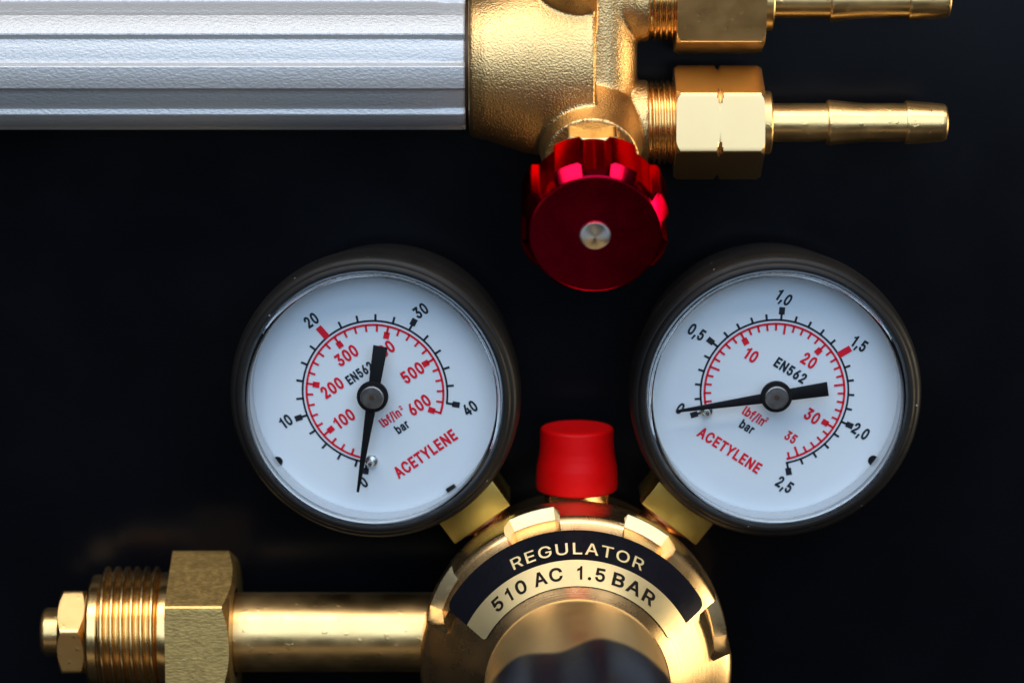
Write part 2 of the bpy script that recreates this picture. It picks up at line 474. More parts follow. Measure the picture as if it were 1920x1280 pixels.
# ------------------------------------------------------------------ glyph outlines (letters and digits as meshes)
GLYPH_BOLD = '''0|373|168 -36 133 -32 102 -18 75 4 53 32 36 66 23 106 14 150 8 200 6 254 8 308 14 358 23 402 36 442 54 476 76 505 102 527 133 540 168 545 202 540 233 527 260 505 282 476 299 442 312 402 322 358 327 308 329 254 327 200 322 150 312 106 299 66 282 32 260 4 233 -18 202 -32 168 79 176 80 184 84 192 92 201 106 209 125 216 150 221 180 224 215 225 254 224 294 221 329 216 359 209 384 201 403 192 417 184 425 176 429 168 430 159 429 152 425 143 417 135 403 126 384 119 359 114 328 111 294 110 254 111 215 114 180 119 150 126 125 135 106 143 92 152 84 159 80|9 8 64 64 63 9 63 62 9 10 9 62 36 71 1 55 54 17 1 71 2 71 70 2 3 2 70 70 69 3 4 3 69 69 68 4 5 4 68 68 67 5 6 5 67 67 66 6 7 6 66 66 65 7 8 7 65 64 8 65 10 62 61 11 10 61 61 60 11 12 11 60 60 59 12 13 12 59 59 58 13 14 13 58 58 57 14 15 14 57 57 56 15 16 15 56 56 55 16 55 17 16 28 27 44 45 44 27 46 45 27 27 26 46 37 35 34 38 37 34 34 33 38 39 38 33 33 32 39 40 39 32 32 31 40 41 40 31 31 30 41 42 41 30 30 29 42 43 42 29 29 28 43 28 44 43 46 26 47 26 25 47 48 47 25 25 24 48 49 48 24 24 23 49 50 49 23 23 22 50 51 50 22 22 21 51 52 51 21 21 20 52 53 52 20 19 53 20 36 1 0 0 35 36 35 37 36 53 19 54 19 18 54 17 54 18
1|330|148 -29 258 -29 258 538 178 538 148 474 53 425 53 335 148 372|0 1 7 1 2 7 2 3 7 3 4 7 4 5 7 5 6 7
2|373|18 -29 18 57 163 264 174 282 184 297 192 311 198 324 202 336 205 347 207 359 208 371 207 385 205 397 201 406 197 414 192 420 186 425 180 428 173 430 166 430 157 430 151 428 145 424 139 419 134 412 130 403 126 391 124 378 122 333 18 333 21 395 27 425 37 454 51 480 68 502 89 520 113 534 139 542 166 545 194 542 220 534 243 520 264 503 280 481 294 457 303 431 309 402 311 373 310 351 307 330 302 310 295 289 286 267 274 244 259 220 242 193 221 163 142 51 142 86 317 86 317 -29 166 86|28 27 29 30 29 27 27 26 30 31 30 26 26 25 31 32 31 25 25 24 32 33 32 24 18 38 19 37 20 19 19 38 37 1 0 57 57 58 1 58 2 1 33 24 23 34 33 23 23 22 34 35 34 22 22 21 35 36 35 21 21 20 36 20 37 36 53 52 5 6 5 52 52 51 6 7 6 51 51 50 7 8 7 50 50 49 8 9 8 49 49 48 9 10 9 48 48 47 10 11 10 47 47 46 11 12 11 46 46 45 12 13 12 45 45 44 13 14 13 44 44 43 14 15 14 43 43 42 15 57 0 60 60 59 57 58 57 61 2 58 56 56 55 2 55 54 2 3 2 54 54 53 3 4 3 53 53 5 4 15 42 16 42 41 16 17 16 41 41 40 17 18 17 40 40 39 18 38 18 39 57 59 61 56 58 61
3|373|161 -36 134 -34 108 -27 84 -15 61 0 42 20 27 43 15 70 7 99 0 161 106 161 112 121 115 111 119 102 124 95 129 89 136 85 144 82 152 80 162 79 172 80 181 82 189 86 196 91 202 97 207 106 211 116 214 129 214 145 214 159 211 173 207 185 202 195 195 203 187 209 178 214 165 217 148 219 87 219 87 308 184 457 184 423 23 423 23 538 305 538 305 452 141 228 127 317 185 319 216 314 243 301 267 283 286 261 301 235 311 207 318 176 320 145 318 112 311 82 300 53 285 28 267 6 244 -12 219 -25 191 -33 162 423 205 315|7 6 13 13 12 7 8 7 12 12 11 8 11 10 8 9 8 10 18 0 19 0 18 1 46 37 36 1 18 2 18 17 2 3 2 17 17 16 3 4 3 16 16 15 4 5 4 15 15 14 5 6 5 14 13 6 14 37 46 38 39 38 46 46 47 39 47 41 39 62 61 22 23 22 61 61 60 23 24 23 60 60 59 24 25 24 59 59 58 25 26 25 58 58 57 26 27 26 57 57 56 27 28 27 56 29 28 56 56 55 29 30 29 55 55 54 30 31 30 54 54 53 31 32 31 53 53 52 32 33 32 52 52 51 33 34 33 51 51 50 34 50 49 34 45 44 40 19 0 64 20 19 64 64 63 20 21 20 63 63 62 21 62 22 21 34 49 35 47 46 48 41 47 48 41 48 45 45 40 41 43 42 40 40 44 43 40 42 65 41 40 65 39 41 65 36 35 49 66 46 49 46 36 49 48 46 66 45 48 66
4|373|0 76 0 164 164 538 274 537 109 160 109 192 335 192 335 76 179 -29 179 347 283 347 283 -29 123 192 179 76 179 192 179 321 191 347 283 192 283 76|1 0 4 1 4 5 5 4 12 1 5 9 2 1 9 9 3 2 15 16 9 9 5 12 14 17 10 8 11 13 12 4 14 4 0 13 13 14 4 13 18 14 16 15 10 15 14 10 9 12 15 3 9 16 7 6 18 6 17 18 17 14 18 18 13 11
5|373|164 -36 137 -33 111 -26 87 -13 67 4 49 24 35 47 25 73 18 100 12 159 116 159 121 121 124 112 128 103 132 95 138 89 144 85 150 81 157 80 163 79 172 80 179 82 186 87 193 94 200 103 205 115 210 129 213 145 213 162 213 180 210 196 205 210 199 222 192 232 185 239 178 244 170 247 161 248 153 247 145 245 136 242 129 238 122 233 106 215 19 228 44 538 300 538 300 423 138 423 131 330 89 330 90 332 104 343 119 351 135 357 152 361 170 363 191 361 212 355 232 346 250 334 265 319 279 302 291 283 301 262 308 239 314 215 317 190 318 163 316 128 310 95 300 64 286 37 268 12 246 -8 221 -23 193 -33 133 357|8 7 12 12 11 8 11 10 8 9 8 10 43 42 44 42 50 44 45 44 50 50 51 45 0 19 1 19 18 1 49 40 39 39 38 49 38 37 49 56 55 49 54 49 55 1 18 2 18 17 2 3 2 17 17 16 3 4 3 16 16 15 4 5 4 15 15 14 5 6 5 14 14 13 6 7 6 13 12 7 13 50 42 41 41 40 50 40 49 50 51 50 49 52 51 49 53 52 49 53 49 77 52 53 48 51 52 48 45 51 48 36 35 58 57 36 58 20 76 75 21 20 75 75 74 21 22 21 74 74 73 22 23 22 73 73 72 23 24 23 72 72 71 24 25 24 71 71 70 25 26 25 70 70 69 26 27 26 69 69 68 27 68 28 27 28 68 29 68 67 29 67 66 29 30 29 66 66 65 30 31 30 65 65 64 31 32 31 64 64 63 32 33 32 63 63 62 33 62 61 33 34 33 61 61 60 34 35 34 60 60 59 35 58 35 59 19 0 76 76 20 19 49 37 36 36 57 49 56 49 57 47 46 48 45 48 46 49 54 77 48 53 77
6|373|167 -36 139 -33 112 -24 87 -8 66 12 49 36 36 63 26 94 20 127 18 162 19 190 24 218 31 247 42 279 57 314 76 353 169 538 283 536 129 232 64 232 85 283 92 295 99 306 109 316 119 325 131 333 144 338 159 342 174 343 202 340 228 332 251 318 271 299 288 277 300 251 310 222 315 191 317 157 315 123 309 91 299 61 285 34 268 11 247 -9 223 -24 196 -33 168 78 175 78 181 81 187 85 194 92 200 101 206 112 210 125 212 140 213 157 212 174 210 189 206 203 200 214 194 222 188 229 181 233 175 235 167 236 160 235 153 233 147 229 140 223 134 214 129 203 125 190 122 175 122 158 122 141 125 126 129 112 135 101 141 92 147 85 154 81 160 78 185 342|22 23 15 23 24 15 11 10 19 12 11 19 13 12 19 19 20 13 14 13 20 20 21 14 21 22 14 22 15 14 69 18 70 18 69 68 68 67 18 67 66 18 3 2 80 80 79 3 4 3 79 79 78 4 5 4 78 78 77 5 6 5 77 77 76 6 7 6 76 76 75 7 8 7 75 75 74 8 74 73 8 9 8 73 73 72 9 10 9 72 19 10 72 72 71 19 71 70 19 70 18 19 20 19 18 21 20 18 22 21 18 23 22 18 15 24 25 25 26 15 26 27 15 46 0 45 47 46 45 63 62 29 39 38 53 54 53 38 38 37 54 55 54 37 56 55 37 37 36 56 57 56 36 36 35 57 47 45 44 48 47 44 44 43 48 49 48 43 43 42 49 50 49 42 42 41 50 51 50 41 41 40 51 52 51 40 40 39 52 39 53 52 57 35 58 35 34 58 59 58 34 34 33 59 60 59 33 33 32 60 61 60 32 32 31 61 62 61 31 31 30 62 29 62 30 16 28 17 0 46 1 46 81 1 2 1 81 80 2 81 28 16 27 15 27 16 66 65 18 82 18 29 64 63 29 29 18 65 65 64 29 24 23 18 18 82 28 28 27 18 27 26 18 26 25 18 25 24 18 17 28 82
7|373|30 -29 210 454 210 423 17 423 17 538 318 538 318 443 142 -29 199 423|0 7 2 1 2 6 6 5 1 6 2 7 4 3 1 1 5 4 1 3 8 2 1 8 0 2 8
8|373|168 -36 138 -33 110 -26 85 -13 63 4 44 24 29 49 18 76 11 104 9 135 11 159 14 183 21 205 29 225 40 244 53 261 69 275 87 286 84 285 84 249 79 252 59 270 43 294 32 321 25 350 23 380 25 409 31 437 41 463 54 486 71 506 92 522 115 535 140 542 168 545 194 542 220 535 243 522 263 506 280 486 294 463 304 437 310 409 312 380 309 350 303 321 292 294 276 271 256 252 251 249 251 285 249 286 266 275 281 261 294 244 305 225 314 205 320 183 324 159 326 135 324 104 317 75 306 49 291 24 272 4 250 -13 224 -26 197 -33 167 78 179 79 188 81 196 85 202 90 208 97 213 105 217 114 219 125 220 139 219 153 217 165 212 176 207 185 200 193 193 199 185 203 177 205 167 206 158 205 149 203 141 199 134 193 128 185 122 176 118 165 115 153 114 139 115 125 118 114 121 104 126 97 132 90 139 85 147 82 156 79 167 319 175 319 181 321 186 324 192 329 196 335 201 343 204 352 206 363 207 376 206 388 204 399 201 408 197 415 192 421 187 425 182 428 175 430 167 431 160 430 153 428 147 425 142 421 138 415 133 408 130 399 128 388 127 376 128 363 130 352 134 342 138 335 143 329 148 324 154 321 160 319 84 284 61 268 251 284 273 268|20 16 141 8 7 97 97 96 8 9 8 96 96 95 9 10 9 95 95 94 10 11 10 94 14 13 19 19 20 14 20 15 14 21 16 22 16 18 22 23 22 18 18 17 23 86 104 139 86 139 87 123 122 33 1 103 2 103 102 2 3 2 102 102 101 3 4 3 101 101 100 4 5 4 100 100 99 5 6 5 99 99 98 6 7 6 98 97 7 98 11 94 93 12 11 93 93 92 12 13 12 92 19 13 92 92 91 19 91 90 19 90 89 19 89 88 19 88 87 19 87 139 19 17 19 139 139 138 17 138 137 17 137 136 17 136 135 17 135 134 17 134 133 17 23 17 133 24 23 133 133 132 24 132 131 24 25 24 131 131 130 25 26 25 130 130 129 26 27 26 129 129 128 27 28 27 128 128 127 28 29 28 127 127 126 29 30 29 126 126 125 30 31 30 125 125 124 31 32 31 124 124 123 32 123 33 32 68 0 67 69 68 67 49 48 142 48 143 52 49 142 51 61 60 75 76 75 60 60 59 76 77 76 59 59 58 77 78 77 58 58 57 78 55 54 49 48 49 54 54 53 48 143 48 53 52 47 46 50 52 46 46 45 50 51 50 45 69 67 66 70 69 66 66 65 70 71 70 65 65 64 71 72 71 64 64 63 72 73 72 63 63 62 73 74 73 62 62 61 74 61 75 74 78 57 79 57 56 79 80 79 56 56 55 80 55 49 80 81 80 49 82 81 49 83 82 49 84 83 49 85 84 49 105 85 49 49 51 105 106 105 51 107 106 51 108 107 51 109 108 51 110 109 51 111 110 51 51 45 111 45 44 111 112 111 44 113 112 44 44 43 113 114 113 43 43 42 114 115 114 42 42 41 115 116 115 41 41 40 116 117 116 40 40 39 117 118 117 39 39 38 118 119 118 38 38 37 119 120 119 37 37 36 120 121 120 36 35 121 36 0 68 1 103 1 68 85 105 86 104 86 105 121 35 122 35 34 122 33 122 34 16 21 141 18 16 140 16 20 140 19 17 140 20 19 140 15 20 141 52 50 142 48 52 142 47 52 143
9|373|167 545 196 542 223 532 247 517 268 497 286 473 299 445 309 415 315 382 317 347 315 319 311 291 304 261 293 230 278 195 259 156 166 -29 52 -27 205 277 271 276 250 226 243 214 235 203 226 193 216 184 204 176 190 170 176 167 161 165 133 168 107 177 84 191 64 209 47 232 34 258 25 287 20 318 18 352 20 386 26 418 36 448 50 474 67 498 88 517 112 532 139 542 167 431 160 430 154 428 147 424 141 417 135 408 129 397 125 383 123 368 122 352 123 335 125 319 129 306 135 295 141 286 147 280 154 276 160 273 167 273 175 273 182 276 188 280 194 286 200 295 206 306 210 319 212 334 213 350 212 368 210 383 206 397 200 408 194 417 188 424 181 428 175 430 150 167|37 36 56 56 55 37 55 54 37 38 37 54 54 53 38 39 38 53 63 62 29 47 46 45 46 0 45 16 28 17 29 62 30 31 30 62 62 61 31 32 31 61 61 60 32 33 32 60 60 59 33 34 33 59 59 58 34 35 34 58 58 57 35 36 35 57 56 36 57 39 53 52 40 39 52 52 51 40 41 40 51 51 50 41 42 41 50 50 49 42 43 42 49 49 48 43 44 43 48 48 47 44 47 45 44 69 18 70 67 66 18 68 67 18 18 69 68 23 24 15 22 23 15 19 13 12 12 11 19 11 10 19 22 15 14 21 22 14 20 21 14 14 13 20 13 19 20 9 8 73 26 27 15 25 26 15 15 24 25 23 22 18 22 21 18 21 20 18 20 19 18 70 18 19 71 70 19 72 71 19 19 10 72 10 9 72 9 73 72 73 8 74 75 74 8 8 7 75 76 75 7 7 6 76 77 76 6 6 5 77 78 77 5 5 4 78 79 78 4 4 3 79 80 79 3 3 2 80 15 27 16 28 16 27 80 2 81 2 1 81 46 81 1 0 46 1 66 65 18 82 18 29 64 63 29 29 18 65 65 64 29 24 23 18 18 82 28 28 27 18 27 26 18 26 25 18 25 24 18 17 28 82
,|177|-5 -148 24 100 137 100 86 -148|1 0 3 3 2 1
.|177|70 -34 52 -31 36 -22 23 -9 14 7 9 23 8 41 9 59 14 76 23 91 36 104 52 113 70 116 89 113 105 104 118 91 127 75 132 59 133 41 132 23 127 7 118 -9 105 -22 89 -31|1 0 2 13 12 14 23 22 0 2 0 22 22 21 2 3 2 21 21 20 3 4 3 20 20 19 4 5 4 19 19 18 5 6 5 18 7 6 18 18 17 7 8 7 17 17 16 8 9 8 16 16 15 9 10 9 15 15 14 10 14 12 10 11 10 12
/|222|209 562 76 -105 -25 -105 108 562|0 3 1 2 1 3
A|393|-26 -29 127 538 227 538 381 -29 270 -29 184 295 179 316 135 507 217 507 193 395 169 296 85 -29 52 113 52 228 303 228 303 113 177 327 152 228 202 228 232 113 122 113|12 0 11 0 12 13 20 17 12 7 1 13 0 13 1 15 4 3 3 14 15 8 9 14 2 8 14 14 3 2 18 19 15 5 14 6 14 9 6 9 7 16 9 8 7 1 7 8 8 2 1 7 13 16 6 9 16 13 10 16 17 20 18 10 13 17 13 12 17 14 5 18 15 14 18 4 15 19 19 18 20 12 11 20
C|415|197 -36 160 -32 124 -19 93 3 65 31 42 65 24 105 11 150 3 200 1 254 3 308 11 358 24 403 42 443 65 478 92 506 124 527 160 540 197 545 220 543 242 538 264 531 284 520 302 507 319 491 334 473 347 452 358 430 367 406 374 380 384 319 279 319 271 358 267 371 262 382 257 392 251 400 244 408 237 414 230 418 222 422 214 425 206 426 199 427 182 425 168 419 155 410 142 396 130 378 120 354 112 326 107 292 106 254 107 216 112 183 120 154 130 131 142 112 155 99 169 89 183 84 199 82 206 83 214 84 222 87 230 91 237 95 244 101 251 109 257 117 262 127 267 138 271 151 279 189 384 189 374 129 367 103 358 79 347 57 334 36 319 18 302 2 284 -11 264 -22 243 -30 221 -34|7 6 55 55 54 7 8 7 54 54 53 8 9 8 53 53 52 9 52 51 9 10 9 51 51 50 10 11 10 50 50 49 11 12 11 49 43 42 19 43 19 18 0 61 1 61 60 1 2 1 60 59 2 60 44 43 17 43 18 17 2 59 3 59 58 3 4 3 58 58 57 4 5 4 57 57 56 5 6 5 56 55 6 56 12 49 48 13 12 48 48 47 13 14 13 47 47 46 14 15 14 46 46 45 15 16 15 45 45 44 16 44 17 16 76 75 72 73 72 75 75 74 73 30 29 31 32 31 29 29 28 32 64 83 82 65 64 82 82 81 65 66 65 81 81 80 66 67 66 80 80 79 67 68 67 79 79 78 68 69 68 78 78 77 69 70 69 77 77 76 70 71 70 76 76 72 71 32 28 33 34 33 28 28 27 34 35 34 27 27 26 35 36 35 26 26 25 36 37 36 25 25 24 37 38 37 24 24 23 38 39 38 23 23 22 39 40 39 22 21 40 22 61 0 85 62 61 85 85 84 62 63 62 84 84 83 63 83 64 63 40 21 41 21 20 41 42 41 20 19 42 20
E|347|15 -29 15 538 305 538 305 423 121 423 121 315 292 315 292 200 121 200 121 86 307 86 307 -29|1 0 8 8 0 9 1 8 5 5 4 1 9 0 11 11 10 9 5 8 7 7 6 5 3 2 4 1 4 2
T|370|-6 423 -6 538 337 538 337 423 219 423 219 -29 113 -29 113 423|1 0 7 3 2 4 5 4 6 7 6 4 4 2 7 1 7 2
Y|387|122 -29 122 202 -32 537 86 538 169 356 177 338 184 320 192 303 198 284 206 262 224 201 127 201 145 262 152 284 159 303 166 321 173 338 181 356 263 538 381 537 227 202 227 -29 175 342|1 0 11 4 15 16 15 4 14 1 11 12 2 1 12 12 13 2 13 14 2 14 4 2 3 2 4 17 5 6 6 7 17 10 21 20 9 10 20 20 19 9 9 19 8 7 8 19 17 7 19 19 18 17 11 0 21 21 10 11 10 9 11 12 11 9 9 8 12 13 12 8 8 7 13 14 13 7 7 6 14 15 14 6 6 5 15 16 15 5 16 5 22 5 17 22 4 16 22
L|328|15 -29 15 538 121 538 121 86 296 86 296 -29|3 5 4 5 3 0 1 0 3 2 1 3
N|425|15 -29 15 538 119 538 285 186 290 175 295 162 314 118 320 101 327 83 345 33 273 18 269 70 268 89 267 107 267 141 266 157 266 538 372 538 372 -29 268 -29 123 278 105 319 39 474 116 489 121 329 121 291 121 -29 266 225 121 282|1 0 22 22 0 21 23 2 22 1 22 2 14 15 20 21 0 28 21 28 25 25 24 21 22 21 24 23 22 24 18 17 9 8 9 17 8 17 7 6 7 17 5 6 17 18 9 19 10 19 9 11 10 9 9 8 11 12 11 8 8 7 12 13 12 7 7 6 13 5 17 4 3 4 17 10 11 19 13 6 14 6 5 14 15 14 5 5 4 15 4 3 15 15 3 27 3 17 16 3 16 27 2 23 27 20 15 27 25 20 27 24 25 27 23 24 27 14 20 13 20 19 11 11 12 20 12 13 20 20 25 28 0 26 28
l|178|102 -31 75 -28 50 -16 31 3 19 27 12 54 10 83 10 538 113 538 113 99 114 85 115 77 115 76 113 79 109 81 109 81 114 81 149 90 166 -19 125 -29 118 -31 110 -31 114 81|4 3 14 5 4 14 6 5 14 12 20 19 19 18 12 18 17 12 12 11 13 11 12 16 12 17 16 20 12 21 0 21 12 1 0 12 2 1 12 3 2 12 14 3 12 12 13 14 15 14 13 13 11 22 14 15 10 10 9 14 6 14 9 7 6 9 9 8 7 11 16 22 10 15 22 15 13 22
b|352|170 -37 148 -36 128 -30 111 -20 98 -9 86 3 77 16 71 27 65 37 69 30 112 30 112 -29 10 -29 10 538 113 538 113 348 69 348 66 341 71 350 77 361 86 374 97 386 110 397 128 406 148 412 170 414 199 410 226 400 251 382 271 360 288 333 301 302 310 267 316 230 318 189 316 148 311 110 301 75 288 44 272 17 251 -6 227 -23 199 -34 163 76 172 77 179 80 186 86 193 95 200 108 206 125 210 144 213 166 214 189 213 213 210 234 206 253 200 269 194 282 186 291 179 296 172 299 163 301 154 300 147 297 140 291 133 282 126 270 120 255 116 236 113 214 112 189 113 165 116 143 120 123 126 107 133 95 140 86 147 80 154 77 69 30 112 -21 70 348 113 398|8 17 12 13 12 17 18 19 16 7 9 12 8 12 9 13 17 16 16 19 13 11 3 4 3 10 4 5 4 10 6 5 10 11 4 12 4 5 12 5 6 12 7 12 6 6 10 7 7 10 79 17 8 70 13 19 20 20 21 13 21 22 13 65 64 15 64 63 15 24 23 15 3 11 80 10 3 80 2 1 10 77 76 10 76 75 10 8 10 75 75 74 8 74 73 8 73 72 8 72 71 8 70 8 71 17 70 69 69 68 17 68 67 17 67 66 17 66 65 17 65 15 17 17 15 81 81 15 18 19 18 15 20 19 15 21 20 15 22 21 15 22 15 82 13 22 14 0 44 43 25 61 60 44 0 42 25 60 26 36 35 50 51 50 35 35 34 51 52 51 34 53 52 34 34 33 53 54 53 33 33 32 54 44 42 41 45 44 41 41 40 45 46 45 40 40 39 46 47 46 39 39 38 47 48 47 38 38 37 48 49 48 37 37 36 49 36 50 49 54 32 55 32 31 55 56 55 31 31 30 56 57 56 30 30 29 57 58 57 29 29 28 58 59 58 28 28 27 59 60 59 27 26 60 27 10 1 0 0 43 10 43 78 10 77 10 78 15 63 62 62 61 15 61 25 15 24 15 25 9 7 79 10 8 79 2 10 80 15 23 82 18 16 81 14 22 82
f|225|198 408 198 298 -24 298 -24 408 31 -29 31 432 32 456 37 478 45 499 56 517 69 532 85 544 102 552 120 557 138 559 151 558 162 557 172 555 180 552 187 549 213 537 189 429 150 444 150 444 147 445 145 445 140 444 139 444 138 443 137 439 135 431 134 418 134 -29 31 298 31 408 134 408 134 298|33 36 34 36 33 32 31 30 5 6 5 30 30 29 6 7 6 29 14 26 25 21 20 22 20 19 22 19 18 22 23 22 18 18 17 23 24 23 17 17 16 24 16 15 24 25 24 15 14 25 15 7 29 28 8 7 28 9 8 28 28 27 9 10 9 27 11 10 27 27 26 11 12 11 26 13 12 26 26 14 13 34 35 31 4 32 33 3 2 33 34 3 33 31 5 34 1 0 35 36 1 35 35 34 36
i|161|10 -29 10 408 113 408 113 -29 62 413 44 416 29 424 17 437 8 451 3 467 1 483 3 500 8 516 17 530 29 542 44 550 62 553 79 550 95 542 107 530 116 516 121 500 123 483 121 467 116 451 107 436 95 424 79 416|6 5 4 3 2 0 17 16 18 27 26 4 6 4 26 7 6 26 26 25 7 25 24 7 8 7 24 24 23 8 9 8 23 23 22 9 10 9 22 11 10 22 22 21 11 21 20 11 12 11 20 13 12 20 20 19 13 19 18 13 14 13 18 18 16 14 15 14 16 1 0 2
n|341|113 226 113 -29 10 -29 10 408 112 408 112 258 36 258 59 330 73 360 92 383 115 400 141 410 168 414 192 411 215 404 236 392 254 375 268 355 279 331 287 304 292 274 293 241 293 -29 190 -29 190 234 188 258 184 276 178 288 171 295 164 298 155 300 148 299 142 297 136 294 131 289 125 282 120 272 117 260 114 245 112 397|3 2 6 6 7 3 7 6 5 3 7 8 8 9 3 9 4 3 2 1 0 6 2 0 0 38 6 5 6 38 38 37 5 37 36 5 7 5 8 29 12 30 24 23 22 22 21 24 25 24 21 21 20 25 26 25 20 20 19 26 19 18 26 27 26 18 18 17 27 28 27 17 17 16 28 16 15 28 15 14 28 29 28 14 14 13 29 12 29 13 31 30 10 11 10 30 30 12 11 32 31 10 39 5 10 5 36 10 36 35 10 35 34 10 34 33 10 33 32 10 5 39 9 9 8 5 4 9 39
a|326|118 -38 96 -36 75 -30 54 -20 36 -6 21 11 9 32 0 55 -5 81 -7 108 -5 132 -1 153 5 173 15 190 26 204 40 216 54 225 69 233 84 238 99 242 113 246 127 248 168 255 175 257 178 258 178 258 175 255 175 253 175 256 175 256 174 269 173 278 170 286 168 291 165 295 161 298 157 300 152 301 145 302 137 301 130 300 125 297 120 293 115 289 111 284 107 278 104 272 91 236 -6 275 11 324 22 346 36 365 52 380 69 393 87 402 106 408 125 412 143 413 157 413 171 411 185 407 201 401 216 393 231 382 244 368 256 351 266 331 273 307 277 281 278 252 278 -29 176 -29 176 23 221 23 224 30 217 19 210 7 199 -5 187 -15 173 -25 156 -32 138 -36 126 75 136 75 144 78 151 82 158 88 163 96 168 105 172 115 174 126 175 139 185 141 220 165 211 159 203 155 194 152 186 150 178 148 154 143 135 140 127 138 119 135 112 132 107 130 104 127 101 123 99 120 98 114 97 105 98 97 99 91 101 86 103 83 106 80 110 78 114 76 119 75 175 257 93 241 84 238 220 23 176 -23|47 18 17 9 8 110 110 109 9 109 108 9 10 9 108 117 0 82 100 21 20 0 117 1 117 116 1 2 1 116 116 115 2 3 2 115 4 3 115 115 114 4 5 4 114 114 113 5 6 5 113 113 112 6 7 6 112 112 111 7 8 7 111 110 8 111 10 108 107 11 10 107 12 11 107 107 106 12 13 12 106 106 105 13 14 13 105 15 14 105 105 104 15 16 15 104 104 103 16 17 16 103 47 17 103 103 102 47 102 101 47 101 100 47 100 20 47 20 19 47 119 120 47 120 119 46 46 45 49 45 44 49 50 49 44 44 43 50 51 50 43 43 42 51 52 51 42 42 41 52 53 52 41 54 53 41 41 40 54 40 55 54 38 37 58 57 38 58 27 29 28 58 37 59 24 25 26 78 77 72 75 76 70 73 75 70 74 73 70 93 74 70 70 69 93 78 71 70 77 78 70 70 76 77 72 77 76 76 75 72 72 75 121 93 69 24 69 68 24 78 72 122 80 79 72 81 80 72 85 84 72 86 85 72 72 74 86 87 86 74 88 87 74 89 88 74 89 74 92 90 89 92 91 90 92 98 97 27 97 96 27 96 95 27 95 94 27 94 93 27 93 24 27 24 26 27 29 27 26 26 25 29 25 28 29 25 24 118 24 68 30 31 30 68 68 67 31 32 31 67 67 66 32 33 32 66 66 65 33 34 33 65 65 64 34 64 63 34 35 34 63 63 62 35 36 35 62 62 61 36 61 60 36 37 36 60 59 37 60 81 72 0 82 0 72 83 82 72 72 84 83 21 100 99 99 98 21 98 27 21 27 22 21 55 40 39 56 55 39 39 38 56 38 57 56 24 30 118 23 22 28 22 27 28 23 28 118 28 25 118 47 19 119 18 47 120 49 48 46 48 120 46 72 79 122 74 72 121 75 73 121 71 78 122 74 93 92
r|229|10 -29 10 408 112 408 112 350 65 350 66 351 78 372 93 389 113 403 134 411 156 414 171 413 209 411 209 287 165 296 162 296 158 297 154 297 146 296 140 294 135 291 129 286 124 280 120 272 116 262 114 250 113 236 113 -29 112 402|1 0 4 6 5 3 3 7 6 3 5 4 1 4 5 5 6 1 6 7 1 27 26 0 4 0 26 26 25 4 25 24 4 24 23 4 7 3 28 1 7 2 13 12 14 11 14 12 14 11 15 4 23 22 3 4 22 22 21 3 21 20 3 20 19 3 19 18 3 18 17 3 17 16 3 16 15 3 15 11 3 11 10 3 10 9 3 8 3 9 3 8 28 2 7 28'''
